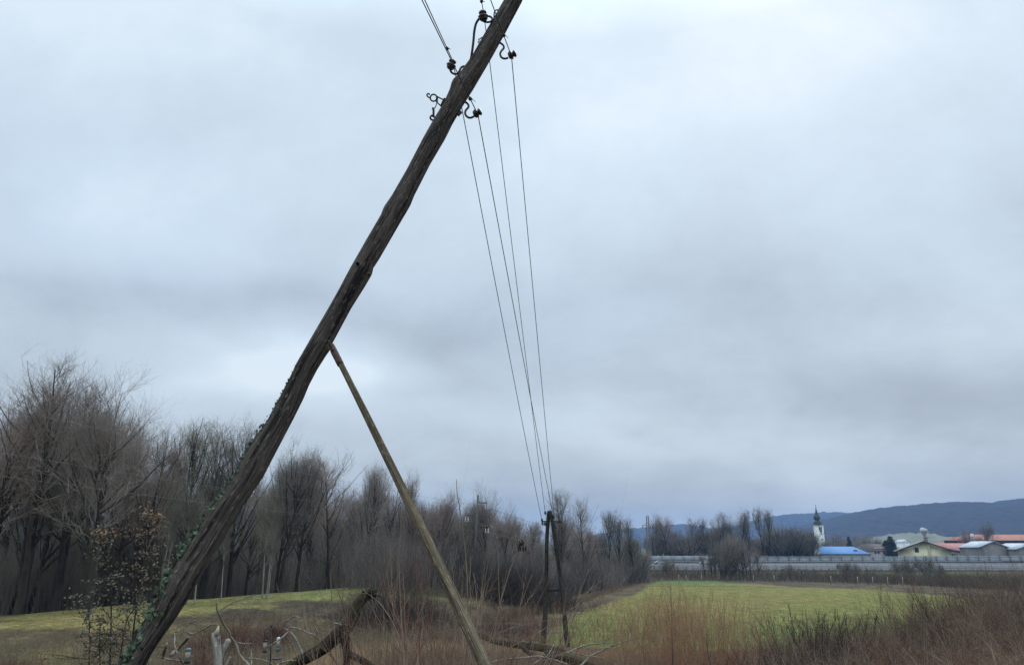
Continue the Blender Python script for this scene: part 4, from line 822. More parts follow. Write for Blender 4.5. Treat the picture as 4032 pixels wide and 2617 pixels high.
# fill of the wood: tops along the skyline, several rows deep
SKY = np.array([(-60, 1430), (0, 1420), (180, 1500), (380, 1480), (520, 1620), (600, 1690), (700, 1730), (760, 1670), (940, 1660), (1000, 1790), (1100, 1730), (1300, 1770), (1370, 1850), (1420, 1830), (1500, 1880), (1640, 1870), (1750, 1905), (1900, 1915), (2000, 1970), (2100, 1995), (2200, 1970), (2300, 1990), (2400, 2040), (2500, 2060), (2545, 2100)], float)
DEP = np.array([(-60, 60), (600, 66), (1000, 82), (1400, 104), (1800, 122), (2200, 150), (2545, 215)], float)
FILL = [('bare tree standing deeper in the wood, between leaning pole and left picture edge', -60, 900, 22), ('bare tree deeper in the wood, between the leaning pole and the prop pole', 960, 1480, 34), ('bare tree deeper in the wood, between the prop pole and the two legged pole', 1500, 2140, 50), ('bare tree deeper in the wood, right of the two legged pole', 2190, 2540, 30)]
kinds = ['narrow', 'narrow', 'twin', 'slim', 'narrow', 'spread']
for (lb, u0, u1, n) in FILL:
    for k in range(n):
        u = u0+(u1-u0)*(k+rngT.random())/n; D = float(np.interp(u, DEP[:, 0], DEP[:, 1]))*(1.03+.45*rngT.random()**1.2); dv = 45+rngT.random()**1.3*(260 if u < 1400 else 130)*(66/ max(66, D))**.5
        tree(lb, u, float(np.interp(u, SKY[:, 0], SKY[:, 1]))+dv, D, kinds[rngT.integers(len(kinds))], int(rngT.integers(4)), G1, wx=.75+.3*rngT.random())
FILL2 = [(2560, 3060, 34, 2080, 380), (3045, 3215, 14, 2075, 378)]
for (u0, u1, n, vt, D) in FILL2:
    for k in range(n): tree('low hazy tree in the thicket behind the noise barrier', u0+(u1-u0)*(k+rngT.random())/n, vt+rngT.random()*40, D*(.99+.1*rngT.random()), ['round', 'narrow', 'twin'][k % 3], k, 'thicket of low trees behind the noise barrier', wx=1.25)
# conifers
M_con = mat('conifer_needles', (.018, .032, .022), (.035, .055, .035), .8, 1, vary=.2)
def conifer_proto(seed):
    rng = np.random.default_rng(seed); T = trunk_line(rng, 12, .2, 10, 0, .004); CR = Geo(); n = 170; t_ = np.sort(rng.uniform(.06, .99, n)); z = t_*12; a = rng.uniform(0, 6.28, n); L = (1-t_)*3.2*(.75+.4*rng.random(n))+.25
    for i in range(n):
        d = np.array([math.cos(a[i]), math.sin(a[i]), .05]); f = np.linspace(0, 1, 5)[:, None]; sp = np.array([0, 0, z[i]])+d*L[i]*f-np.array([0, 0, .35*L[i]])*f**1.6
        for k in range(18):
            c_ = sp[int(rng.integers(1, 5))]+rng.normal(size=3)*.12*L[i]; v = rng.normal(size=(3, 3))*[.28, .28, .12]; CR.add(c_+v, None, [[0, 1, 2]])
    g = Geo(); g.tubes(*T, S=7); return {'trunk': g.mesh('conifer_trunk', M_bark, True), 'crown': CR.mesh('conifer_crown', M_con), 'H': 12.}
PR['conifer'] = [conifer_proto(1), conifer_proto(2)]
for (lb, u, v, D, wx) in [('lone dark spruce in the belt between tower and yellow house', 3357, 2110, 480, .9), ('dark broad spruce just left of the yellow house', 3516, 2110, 455, 1.7), ('smaller dark spruce pressed against the broad one near the yellow house', 3528, 2120, 452, 1.7), ('dark spruce left of the broad one, lower', 3497, 2126, 462, 1.5),
    ('dark spruce below the small distant pylon', 2680, 2120, 420, 1.1), ('second dark spruce right of the small distant pylon', 2690, 2122, 425, .9), ('lowest dark spruce near the small distant pylon', 2668, 2138, 415, 1.2), ('small dark spruce standing right of the two near the distant pylon', 2702, 2135, 425, .8)]:
    tree(lb, u, v, D, 'conifer', 0, None, name='spruce_tree', wx=wx)
# pale leaning birches inside the wood
for k, (lb, u, v, ub, D) in enumerate([('thin pale birch leaning right, left of the ivy', 690, 2000, 640, 63), ('thin upright pale birch behind the ivy of the leaning pole', 737, 1960, 735, 64), ('thin pale birch slanting behind the pole ivy', 790, 1990, 765, 64), ('white birch stem just right of the leaning pole foot', 880, 2090, 868, 66), ('pale bent birch in the wood right of the leaning pole', 1085, 2000, 1045, 70), ('second pale upright birch in the wood right of the leaning pole', 1040, 2010, 1030, 71), ('short pale slanting stem low in the wood between the two pale birches', 1075, 2180, 1052, 69)]):
    tree(lb, u, v-120, D, 'slim', 0, None, ub=ub, wx=.8, name='birch_tree')
# undergrowth of the wood edge: nobody could count it
def stems(rng, B, H, lean, K, r, br=6, l2=.45, up=.3, wob=.1, br2=0, S=3, ang=.5, cone=None, rend=.3):
    n = len(B); d = nrm(np.stack([rng.normal(size=n)*lean, rng.normal(size=n)*lean, np.ones(n)], 1))
    if cone is not None: d = nrm(d+cone)
    step = (H/(K-1))[:, None]; p = B.copy(); pts = [p]
    for k in range(K-1): p = p+d*step; pts.append(p); d = nrm(d+rng.normal(size=d.shape)*wob+np.array([0, 0, up/(K)]))
    Pt = np.stack(pts, 1); Rt = (r*(.6+.8*rng.random(n)))[:, None]*np.linspace(1, rend, K)[None]; out = [(Pt, Rt)]
    if br:
        b1 = grow(rng, Pt, Rt, br, .25, .97, ang, .2, lambda t, L: L*l2*(1.1-.7*t), .3, 4, float(np.mean(r))*.55, up, wob); out.append(b1)
        if br2: out.append(grow(rng, *b1, br2, .2, .97, ang, .2, lambda t, L: L*.45+.03, .3, 3, float(np.mean(r))*.35, up, wob))
    return out
def stuff(name, label, sets, m, S=3):
    g = Geo()
    for st in sets:
        for a, b_ in st: g.tubes(a, b_, S)
    return tag(g.obj(name, m), label, kind='stuff')
def ground_pts(rng, n, ufun, D0, D1, du=0):
    u = rng.uniform(ufun[0], ufun[1], n); D = D0+(D1-D0)*rng.random(n) if not callable(D0) else D0(u)*(1+D1*rng.random(n)); a = (u-2016)/F/1.052; x = a*D
    return np.stack([x, D, terrain(x, D)-.05], 1), u, D
rng = np.random.default_rng(5)
B, u, D = ground_pts(rng, 9500, (-250, 1500), lambda u: np.interp(u, DEP[:, 0], DEP[:, 1])*1.07, .24); s_ = dike_s(B[:, 0], B[:, 1]); u_ = u[s_ < -4.2]; B = B[s_ < -4.2]
stuff('woodland_undergrowth', 'dense dark twiggy undergrowth along the foot of the wood behind the dike', [stems(rng, B, rng.uniform(1.5, 6.6, len(B)), .22, 5, np.full(len(B), .026), 5, .4, .3)], mat('undergrowth_twigs', (.135, .118, .092), (.25, .215, .17), .5, 1, contrast=(.3, .7), c3=(.075, .082, .052), s2=.3))
B, u, D = ground_pts(rng, 7000, (-350, 2500), lambda u: np.interp(u, DEP[:, 0], DEP[:, 1])*1.25, .35)
stuff('distant_wood', 'murky depth of the wood behind the first rows of trunks', [stems(rng, B, rng.uniform(4, 11.5, len(B)), .10, 6, .02+B[:, 1]*.0002, 6, .38, .3)], mat('deep_wood', (.13, .125, .10), (.23, .215, .175), .3, 1, contrast=(.3, .7)))
def edgeD(u): return np.interp(u, [1350, 1500, 1800, 2050, 2200, 2330, 2440, 2540], [82, 80, 84, 92, 118, 140, 170, 215])
B, u, D = ground_pts(rng, 9000, (1380, 2555), edgeD, .32); B = B[~in_poly(B[:, 0], B[:, 1], FIELD)]
stuff('woodland_undergrowth', 'dense grey brown brush at the wood edge behind the two legged pole', [stems(rng, B, rng.uniform(1.6, 6.5, len(B)), .25, 5, .012+B[:, 1]*.00022, 5, .4, .3)], mat('brush_twigs', (.135, .117, .104), (.26, .22, .195), .25, 1, contrast=(.3, .7), c3=(.07, .066, .06), s2=.3))
B, u, D = ground_pts(rng, 8000, (2560, 4150), lambda u: np.interp(u, [2560, 3000, 3450, 3800, 4150], [236, 228, 200, 165, 135]), .20); B = B[B[:, 1] < 262]
stuff('roadside_scrub', 'brown scrub between the green meadow and the highway slope', [stems(rng, B, rng.uniform(.8, 3.6, len(B))*(.5+.9*vnoise(B[:, 0]*.12, B[:, 1]*.1, 4)), .3, 4, np.full(len(B), .034), 5, .5, .3)], mat('scrub_twigs', (.095, .073, .054), (.17, .13, .095), .2, 1, contrast=(.3, .7), c3=(.06, .055, .04)))
B, u, D = ground_pts(rng, 2200, (1900, 2600), lambda u: np.interp(u, [1900, 2200, 2330, 2440, 2560], [64, 84, 112, 148, 210]), .14); B = B[~in_poly(B[:, 0], B[:, 1], FIELD)]
stuff('bank_grass', 'dry straw coloured growth along the left edge of the meadow', [stems(rng, B, rng.uniform(.3, 1.1, len(B)), .4, 4, np.full(len(B), .022), 4, .5, .1)], mat('straw', (.20, .145, .085), (.13, .095, .06), .4, 1))
# dark bramble thickets
def thicket(label, u, v, D, w, h, n, m, name='bramble_thicket', seed=1, lean=.55, r=.012, grp=None):
    rng = np.random.default_rng(seed); c = P(u, v, D); x0 = c[0]; z = terrain(x0, D); a = rng.normal(size=n)*w*.42; b_ = rng.normal(size=n)*w*.3
    B = np.stack([x0+a, D+b_, terrain(x0+a, D+b_)-.05], 1); Hh = h*np.clip(1.15-(a/w)**2*2, .35, 1.2)*rng.uniform(.5, 1.05, n)
    g = Geo()
    for s in stems(rng, B, Hh, lean, 6, np.full(n, r), 7, .55, -.15, .22, 2): g.tubes(*s, 3)
    return tag(g.obj(name, m), label, 'bush', grp)
M_bram = mat('dark_bramble', (.034, .028, .025), (.065, .052, .045), 1.2, 1)  # near-black brown; puts the shade of the brush hollow into the colour
thicket('bramble thicket behind the broken mossy trunk, coloured black for its shadowed hollow', 1560, 2400, 62, 7, 3.6, 900, M_bram, seed=3); thicket('dark bramble thicket left of the two legged pole, under the trees', 2050, 2330, 88, 9, 4.6, 800, M_bram, seed=4, r=.018)
M_dogw = mat('dark_red_twigs', (.085, .035, .030), (.14, .062, .050), 1.0, 1)
for k, (lb, u, v, D, w, h) in enumerate([('reddish bush on the dike slope beside the birch stumps', 930, 2470, 44, 3.2, 2.2), ('small dark red bush on the dike slope left of the broken trunk', 1095, 2440, 50, 1.4, 1.4), ('reddish bramble low on the slope right of the leaning pole', 800, 2530, 36, 2.6, 1.0), ('dark red dogwood clump at the stream left of the two legged pole', 1990, 2460, 55, 4, 1.5), ('dark red dogwood patch behind the prop pole', 1720, 2480, 46, 3.5, 1.3), ('low purplish bush at the left picture corner', 40, 2600, 33, 3, 1.0)]):
    thicket(lb, u, v, D, w, h, 260, M_dogw, name='red_bush', seed=20+k, lean=.35, r=.008)
# fence posts at the far meadow edge
M_fp = mat('grey_fence_post', (.33, .31, .28), (.25, .24, .22), 3, 1)
fpu = [(3272, 2292), (3436, 2290), (3495, 2295), (3555, 2302), (2966, 2280), (3048, 2285), (2672, 2270), (2700, 2268), (2761, 2272), (3377, 2290)]
for (u, v) in fpu:
    D = 228-max(0, (u-2900))*.07; g_ = P(u, v, D); z = float(terrain(g_[0], D)); g = Geo(); g.tubes(np.array([[g_[0], D, z-.2], [g_[0]+.06, D, z+1.0], [g_[0]+.1, D, z+2.0]]), np.array([.12, .11, .10]), 7, True)
    tag(g.obj('fence_post', M_fp), 'pale wooden post in the scrub at the far edge of the meadow', 'fence post', 'posts along the far meadow edge')
# stream
M_wat = mat('stream_water', (.045, .05, .05), (.06, .065, .06), 1, .12, spec=.6)
p = [P(u, v, 57) for u, v in ((1915, 2478), (2010, 2462), (2040, 2478), (1960, 2496))]; c0 = G(1980, 2476, 20)
zw_ = c0[2]+.06; g = Geo(); n = 24; V = [(c0[0]+2.2*math.cos(a)*(1+.2*math.sin(3*a)), c0[1]+3.4*math.sin(a), zw_) for a in np.linspace(0, 6.283, n, endpoint=False)]; g.add(V, None, [[0, i, i+1] for i in range(1, n-1)]); tag(g.obj('water', M_wat), 'glimpse of the stream under the brush', kind='structure')
# ---------------------------------------------------------------- foreground plants
def tops(rng, n, u0, u1, D0, D1, vfun, dv, dens=None, clump=0.0):
    u = rng.uniform(u0, u1, n) if dens is None else dens(n); D = rng.uniform(D0, D1, n); v = vfun(u)+np.abs(rng.normal(size=n))*dv
    a = (u-2016)/F/1.065; x = a*D; z = terrain(x, D)-.05
    dvv = (v-1308.5)/F; zt = (SP-dvv*CP)/(CP+dvv*SP)*D
    H = (zt-z)*(1-clump*(1-vnoise(x*.75, D*.75, 61)*1.25).clip(0, 1)); ok = H > .15
    return np.stack([x, D, z], 1)[ok], H[ok], u[ok]
M_reed = mat('dry_reed', (.50, .36, .22), (.17, .115, .072), 1.4, 1, contrast=(.42, .58), c3=(.46, .29, .16), s2=.5)
M_grassd = mat('dead_grass', (.30, .225, .14), (.13, .10, .07), .9, 1, c3=(.17, .17, .07), s2=.4)
M_brown = mat('brown_bramble_twigs', (.20, .110, .074), (.31, .195, .13), .6, 1, contrast=(.3, .7), c3=(.055, .042, .036), s2=.7)
M_br1 = mat('reed_mix', (.38, .27, .17), (.12, .08, .058), 1.6, 1, contrast=(.4, .6))
M_will = mat('orange_willow_twigs', (.30, .155, .088), (.42, .26, .165), 1.0, 1, contrast=(.3, .7))
M_stem = mat('tan_stems', (.17, .125, .088), (.30, .225, .16), 3, 1); M_rstem = mat('reddish_stems', (.15, .062, .052), (.20, .11, .080), 3, 1)
rng = np.random.default_rng(31)
vr = lambda u: np.interp(u, [1200, 1400, 1600, 2100, 2300, 2600], [2560, 2515, 2500, 2525, 2540, 2540])
B, H, u = tops(rng, 15000, 1150, 2650, 24, 47, vr, 38, clump=.3); stuff('dry_reeds', 'tan dead reeds and stalks filling the bottom middle of the picture', [stems(rng, B, H, .11, 4, np.full(len(B), .0085), 2, .30, .2, .06, ang=.35)], M_reed)
B, H, u = tops(rng, 9000, 1500, 2600, 19, 34, lambda u: vr(u)+35, 40); stuff('dry_reeds', 'nearer dead stalks along the bottom edge of the picture', [stems(rng, B, H, .13, 4, np.full(len(B), .0065), 3, .25, .2, .08, ang=.4)], M_br1)
B, u, D = ground_pts(rng, 26000, (-150, 1900), 30, 62); s_ = dike_s(B[:, 0], B[:, 1]); ok = s_ > 4.5+4*vnoise(B[:, 0]*.5, B[:, 1]*.5, 3); B = B[ok]
stuff('dead_grass', 'tangled dead grass on the slope below the dike', [stems(rng, B, rng.uniform(.12, .50, len(B)), .9, 3, np.full(len(B), .011), 3, .7, -.3, .3, ang=.8), stems(rng, B[::6], rng.uniform(.4, 1.3, len(B[::6])), .35, 4, np.full(len(B[::6]), .010), 6, .5, .0, .2, ang=.7)], M_grassd)
B, u, D = ground_pts(rng, 26000, (-150, 1600), 30, 92); s_ = dike_s(B[:, 0], B[:, 1]); ok = (s_ < 8) & (s_ > -4.5); B = B[ok]
stuff('grass', 'yellow green winter grass on the dike', [stems(rng, B, rng.uniform(.06, .20, len(B)), .8, 3, np.full(len(B), .011), 2, .7, -.3, .3, ang=.8)], mat('dike_grass', (.27, .23, .085), (.15, .19, .062), .25, 1, c3=(.29, .21, .10), s2=2.5))
B, u, D = ground_pts(rng, 30000, (2100, 4000), 52, 130); ok = in_poly(B[:, 0], B[:, 1], FIELD); B = B[ok]
stuff('grass', 'green tufts of the meadow', [stems(rng, B, rng.uniform(.05, .16, len(B)), .8, 3, np.full(len(B), .016), 2, .7, -.3, .3, ang=.8)], mat('meadow_grass', (.175, .185, .055), (.12, .165, .048), .12, 1, c3=(.09, .085, .04), s2=3.5))
B, u, D = ground_pts(rng, 5000, (2050, 3900), 48, 74); B = B[~in_poly(B[:, 0], B[:, 1], FIELD) | (rng.random(len(B)) < .25)]
stuff('dead_grass', 'brown weeds at the near edge of the meadow', [stems(rng, B, rng.uniform(.3, 1.1, len(B)), .3, 4, np.full(len(B), .014), 4, .5, .1)], M_brown)
vb = lambda u: np.interp(u, [2250, 2450, 2900, 3050, 3250, 3420, 3560, 3700, 3800, 3900, 3960, 4060, 4200], [2580, 2545, 2500, 2455, 2415, 2415, 2375, 2345, 2305, 2260, 2230, 2205, 2195])
M_br2 = mat('bramble_tangle', (.26, .168, .120), (.085, .058, .046), 1.1, 1, contrast=(.40, .60), c3=(.045, .036, .033), s2=1.3)
B, H, u = tops(rng, 3200, 2850, 4250, 21, 40, lambda u: vb(u)-12, 70, clump=.45); stuff('brambles', 'wide tangle of brown brambles filling the bottom right corner', [stems(rng, B, H, .30, 7, np.full(len(B), .0105), 10, .30, -.02, .30, 4, ang=.9)], M_br2)
B, H, u = tops(rng, 1500, 2350, 4250, 15, 26, lambda u: np.maximum(vb(u)+75, 2470-(u > 3600)*60), 60, clump=.35); stuff('brambles', 'paler dead stalks and briars nearest the camera at bottom right', [stems(rng, B, H, .40, 8, np.full(len(B), .0075), 10, .32, -.12, .34, 4, ang=.9)], mat('straw_briars', (.33, .235, .165), (.12, .085, .062), 1.3, 1, c3=(.34, .26, .18), s2=.9, contrast=(.4, .6)))
B, H, u = tops(rng, 420, 2950, 4200, 17, 30, lambda u: vb(u)+20, 90); stuff('brambles', 'scattered pale stalks standing up out of the brambles', [stems(rng, B, H, .22, 6, np.full(len(B), .010), 4, .4, .1, .12, 1, ang=.6)], M_stem)
M_rust2 = mat('rusty_brush', (.26, .13, .075), (.15, .085, .055), 1.5, 1); M_dark2 = mat('dark_brush', (.045, .036, .032), (.09, .068, .055), 1.5, 1)
def shrub(label, u, vtop, D, w, n, m, lean=.2, r=.007, br=6, br2=4, seed=1, name='shrub', hj=.25, fan=.0, up=.4, grp=None, cat='shrub', ang=.42, l2=.45, wob=.07, K=9):
    rng = np.random.default_rng(seed); x0 = P(u, vtop, D)[0]; zt = P(u, vtop, D)[2]; a = rng.normal(size=(n, 2))*w; B = np.stack([x0+a[:, 0], D+a[:, 1], terrain(x0+a[:, 0], D+a[:, 1])-.05], 1)
    H = (zt-B[:, 2])*np.clip(1-np.abs(rng.normal(size=n))*hj, .35, 1)*.97; cone = np.stack([a[:, 0]*fan/w, a[:, 1]*fan/w, np.zeros(n)], 1)
    root = thing(name, label, cat, (x0, D, float(terrain(x0, D))), grp); ss_ = stems(rng, B, H, lean, K, np.full(n, r), br, l2, up, wob, br2, ang=ang, cone=cone)
    g = Geo(); g.tubes(*ss_[0], 5); g.obj('stems', m, root, True); g = Geo()
    for s in ss_[1:]: g.tubes(*s, 3)
    if g.v: g.obj('twigs', m, root)
    return root
shrub('large orange brown willow bush with fanned upright rods in front of the meadow', 2660, 2300, 24, .95, 290, M_will, .14, .0085, 5, 3, 3, 'willow_bush', .22, .16, .5)
shrub('smaller left part of willow rods just right of the two legged pole', 2440, 2385, 26, .6, 50, M_will, .12, .007, 5, 3, 4, 'willow_bush', .25, .16)
shrub('loose willow rods between the large willow bush and the dark brambles', 2860, 2370, 26, .7, 60, M_will, .10, .007, 5, 3, 5, 'willow_bush', .25, .14)
shrub('dark plumed weed clump leaning left in front of the meadow', 3215, 2345, 25, .6, 80, mat('dark_plumes', (.050, .038, .032), (.085, .064, .05), 1, 1), .26, .015, 40, 2, 6, 'weed_clump', .25, .16, .1, ang=.5, l2=.12)
for k, (lb, u, v, D) in enumerate([('tall brown bush at the right picture edge hiding the shed', 3990, 2205, 27), ('brown bush left of the tall one at the right edge', 3850, 2270, 29), ('thin twiggy bush below the yellow house', 3660, 2330, 30), ('brown bush below the pale shed roof', 3760, 2300, 31), ('loose brown bush at the middle of the brambles', 3480, 2395, 27), ('briar bush below the church tower', 3330, 2420, 26)]):
    shrub(lb, u, v, D, 1.3 if u > 3800 else .7, 150 if u > 3800 else 48, M_br2, .22, .012, 9, 5, 40+k, 'bramble_bush', .3, .12, .15, cat='bush', wob=.12)
for k, (lb, u, v, D, n, m) in enumerate([('red tinted dogwood with criss crossing branches left of the prop pole', 1560, 2140, 11.5, 20, M_stem), ('dogwood with forked tan branches right of the prop pole', 1850, 2120, 12, 16, M_stem), ('dogwood with reddish twig tips beside the grey line pole', 1800, 2080, 13.5, 14, M_rstem), ('low dogwood in front of the shadow-black brambles', 1650, 2270, 13, 16, M_stem), ('tangled dogwood against the foot of the prop pole', 1740, 2230, 12.8, 16, M_rstem), ('grey brown dogwood just left of the fallen log end', 1850, 2180, 14, 16, M_stem), ('thin branched shrub right beside the broken trunk top', 1500, 2230, 14, 12, M_rstem), ('low reddish dogwood behind the fallen log', 1960, 2330, 13.5, 10, M_rstem)]):
    shrub(lb, u, v, D, .40, n, m, .26, .0105, 5, 4, 60+k, 'dogwood_shrub', .25, .22, .25, cat='shrub', ang=.6, l2=.50, wob=.08, K=10)
for k, (lb, u, v, D, n, m) in enumerate([('rust brown brush clump in front of the lower right brambles, near the picture corner', 3900, 2400, 19, 60, 'r'), ('rust brown brush clump left of the corner one in the lower right', 3600, 2460, 18, 54, 'r'), ('dark brush clump in the middle of the lower right brambles', 3380, 2470, 20, 60, 'd'), ('dark brush clump just right of the willow rods', 3040, 2450, 21, 54, 'd')]):
    shrub(lb, u, v, D, .8, n, M_rust2 if m == 'r' else M_dark2, .30, .010, 9, 5, 80+k, 'brush_clump', .3, .15, .0, cat='bush', wob=.16, ang=.8)
def rod(name, label, pts, D, r0, r1, m, twigs=0, cat='stem', seed=1, side=.16, grp=None, drop=True, n=50, zig=.0):
    c = catmull(pts, n); Cc = np.array([P(u, v, D) for u, v in c]); rng = np.random.default_rng(seed)
    Cc += rng.normal(size=Cc.shape)*zig
    if drop:
        d = nrm(Cc[0]-Cc[3]); z = float(terrain(Cc[0][0], D))-.1
        if Cc[0][2] > z: Cc = np.vstack([Cc[0]+np.array([d[0]*.3, 0, -1])*(Cc[0][2]-z), Cc])
    rr = np.linspace(r0, r1, len(Cc)); g = Geo(); g.tubes(Cc, rr, 7, True)
    if twigs:
        a, b_ = grow(rng, Cc[None], rr[None], twigs, .25, .98, .6, .2, side, .4, 5, r1*1.0, .25, .08); g.tubes(a, b_, 4)
    if label is None: return g
    return tag(g.obj(name, m, None, True), label, cat, grp)
rod('sapling', 'tall single shoot rising against the wood just left of the grey line pole', [(1845, 2640), (1842, 2400), (1838, 2250), (1822, 2080), (1808, 1985), (1800, 1940), (1797, 1886)], 8.5, .0085, .0028, M_stem, 5, 'sapling', 3, .05)
rod('sapling', 'slender upright shoot crossing in front of the prop pole middle', [(1655, 2640), (1650, 2480), (1640, 2290), (1634, 2100), (1628, 2020), (1626, 1990)], 8, .0075, .002, M_rstem, 6, 'sapling', 4, .06)
rod('sapling', 'upright shoot between the broken trunk and the prop pole', [(1592, 2640), (1580, 2430), (1574, 2300), (1570, 2200), (1578, 2100), (1590, 2050)], 8.2, .0080, .002, M_stem, 7, 'sapling', 5, .10)
rod('sapling', 'lone thin shoot in front of the broken trunk', [(1328, 2640), (1318, 2500), (1308, 2380), (1302, 2290), (1300, 2270)], 8, .0065, .002, M_stem, 4, 'sapling', 6, .05)
rod('sapling', 'upright shoot right of the broken trunk with a few side twigs', [(1392, 2640), (1385, 2560), (1378, 2480), (1375, 2430)], 8, .005, .0015, M_rstem, 3, 'sapling', 7, .08)
rod('sapling', 'long curved branch reaching left over the shadow-black brambles', [(1600, 2640), (1560, 2480), (1500, 2380), (1440, 2330), (1400, 2300)], 10, .008, .0018, M_stem, 6, 'sapling', 8, .2)
rod('sapling', 'upright shoot right of the prop pole foot', [(1900, 2640), (1893, 2500), (1905, 2330), (1925, 2200), (1962, 2110)], 8.6, .008, .002, M_stem, 8, 'sapling', 9, .14)
rod('sapling', 'straight shoot in front of the fallen log', [(1985, 2640), (1980, 2500), (1968, 2380), (1962, 2230), (1958, 2110)], 9, .008, .002, M_stem, 6, 'sapling', 10, .12)
rod('sapling', 'leaning shoot ending near the two legged pole foot', [(1875, 2640), (1930, 2520), (1990, 2480), (2080, 2455), (2160, 2440)], 9.5, .007, .0018, M_stem, 6, 'sapling', 11, .15)
rod('sapling', 'dark shoot standing free in front of the meadow right of the willow', [(2650, 2640), (2646, 2500), (2643, 2380), (2640, 2300)], 17, .016, .006, M_brown, 14, 'sapling', 12, .25)
# twig with hanging dark pods
g = rod('x', None, [(1930, 2640), (1960, 2420), (2000, 2270), (2035, 2170), (2052, 2128)], 10, .009, .003, M_stem, 4, n=40, side=.1)
pt = thing('pod_twig', 'thin twig with a tuft of dark hanging seed pods left of the two legged pole', 'twig', tuple(P(1930, 2640, 10))); g.obj('stem', M_stem, pt, True); g = Geo(); rg = np.random.default_rng(2)
for (u, v, h, s_) in [(2045, 2128, 20, 1), (2052, 2122, 10, 1), (2063, 2130, 18, -1), (2038, 2148, 18, 1), (2046, 2146, 22, 1), (2056, 2150, 14, 1), (2064, 2152, 18, -1), (2073, 2146, 22, -1), (2057, 2132, 16, -1), (2041, 2138, 14, 1)]:
    a = np.array([P(u, v, 10), P(u+3*s_, v+h*.4, 10), P(u+4*s_, v+h*.8, 10), P(u+1*s_, v+h*1.15, 10)]); g.tubes(a, np.array([.002, .0085, .008, .001]), 6)
g.tubes(np.array([P(2035, 2170, 10), P(2048, 2126, 10), P(2070, 2140, 10)]), np.array([.002, .002, .0015]), 4)
g.obj('seed_pods', M_dark, pt)
# ---------------------------------------------------------------- fallen and broken wood
M_moss = wood('mossy_bark', (.018, .015, .012), (.058, .048, .036), (.014, .012, .010), 14, moss=(.075, .078, .028)); M_birch = wood('birch_bark', (.30, .28, .24), (.46, .44, .40), (.11, .10, .09), 10); M_branch = mat('pale_dead_branch', (.25, .23, .195), (.12, .105, .085), 14, 1, contrast=(.42, .6))
M_log = wood('log_bark', (.030, .025, .018), (.085, .070, .05), (.022, .018, .014), 14, moss=(.085, .075, .03))
def limb(root, name, pts, D, m, S=22, rug=.10, seed=1, ground=False, n=40, D1=None):
    c = catmull([(u, v) for u, v, w in pts], n); w = np.interp(np.linspace(0, 1, len(c)), np.linspace(0, 1, len(pts)), [p[2] for p in pts]); Ds = np.linspace(D, D if D1 is None else D1, len(c))
    Cc = np.array([P(u, v, d_) for (u, v), d_ in zip(c, Ds)]); r = w/2/F*Ds/1.07
    if ground:
        d = nrm(Cc[0]-Cc[4]); z = float(terrain(Cc[0][0], D))-.2; k = max(0.05, (Cc[0][2]-z)/max(.35, -d[2])); Cc = np.vstack([Cc[0]+np.array([d[0], d[1], min(-.35, d[2])])*k, Cc]); r = np.concatenate([[r[0]], r])
    o0 = np.array(root['_o']); me = post_mesh(name, Cc-o0, r, m, S, rug, seed, groove=5); return link(name, me, root)
b0 = P(1155, 2630, 14.5); bt = thing('broken_trunk', 'dark mossy broken trunk propped up diagonally left of the prop pole', 'fallen trunk', tuple(b0))
limb(bt, 'trunk', [(1080, 2690, 44), (1155, 2617, 44), (1262, 2556, 48), (1320, 2508, 54), (1350, 2478, 62), (1380, 2440, 52), (1405, 2386, 42), (1440, 2345, 42), (1462, 2330, 40)], 14.5, M_moss, 34, .16, 4, True, 60)
limb(bt, 'branch', [(1352, 2482, 44), (1360, 2530, 34), (1364, 2580, 28), (1364, 2660, 26)], 14.4, M_moss, 20, .12, 5)
limb(bt, 'branch', [(1362, 2560, 20), (1390, 2580, 26), (1430, 2600, 26), (1490, 2640, 24)], 14.3, M_moss, 16, .12, 6)
g = Geo(); rg = np.random.default_rng(8)
for k in range(26):
    u, v = 1445+rg.uniform(-20, 20), 2335+rg.uniform(-10, 14); a = P(u, v, 14.45); e = P(u+rg.uniform(10, 52), v+rg.uniform(-26, 20), 14.5+rg.uniform(-.1, .1)); g.tubes(np.array([a, (a+e)/2+rg.normal(size=3)*.01, e]), np.array([.022, .016, .003])*rg.uniform(.5, 1.2), 5)
g.obj('splintered_end', M_dark, bt)
for pts in ([(1345, 2460), (1325, 2454), (1312, 2450)],): g = Geo(); c = np.array([P(u, v, 14.3) for u, v in pts]); g.tubes(c, np.array([.02, .018, .012]), 7, True); g.obj('branch_stub', M_branch, bt, True)
fl = thing('fallen_log', 'long mossy log lying across the reeds with its end at the two legged pole', 'log', tuple(P(2100, 2545, 22)))
limb(fl, 'trunk', [(1890, 2500, 16), (1925, 2512, 26), (1954, 2522, 28), (2028, 2535, 30), (2097, 2543, 30), (2165, 2553, 32), (2205, 2562, 34), (2222, 2570, 26)], 22, M_log, 24, .14, 7)
g = Geo(); rg = np.random.default_rng(9)
for k in range(60): a = P(1915+rg.uniform(-8, 14), 2508+rg.uniform(-8, 8), 22); e = P(1880+rg.uniform(-12, 20), 2500+rg.uniform(-16, 14), 22+rg.uniform(-.2, .2)); g.tubes(np.array([a, (a+e)/2+rg.normal(size=3)*.02, e]), np.array([.014, .008, .002]), 4)
g.obj('splintered_end', M_log, fl)
limb(fl, 'branch', [(2055, 2540, 18), (2072, 2560, 18), (2100, 2578, 16), (2125, 2590, 12)], 21.8, M_log, 10, .1, 8); limb(fl, 'branch_stub', [(2085, 2535, 12), (2094, 2520, 9), (2104, 2515, 5)], 21.9, M_log, 10, .1, 9, n=12)
f2 = thing('fallen_log', 'short thick log with rough bark lying behind the pale branches at the bottom edge', 'log', tuple(P(2230, 2588, 20)))
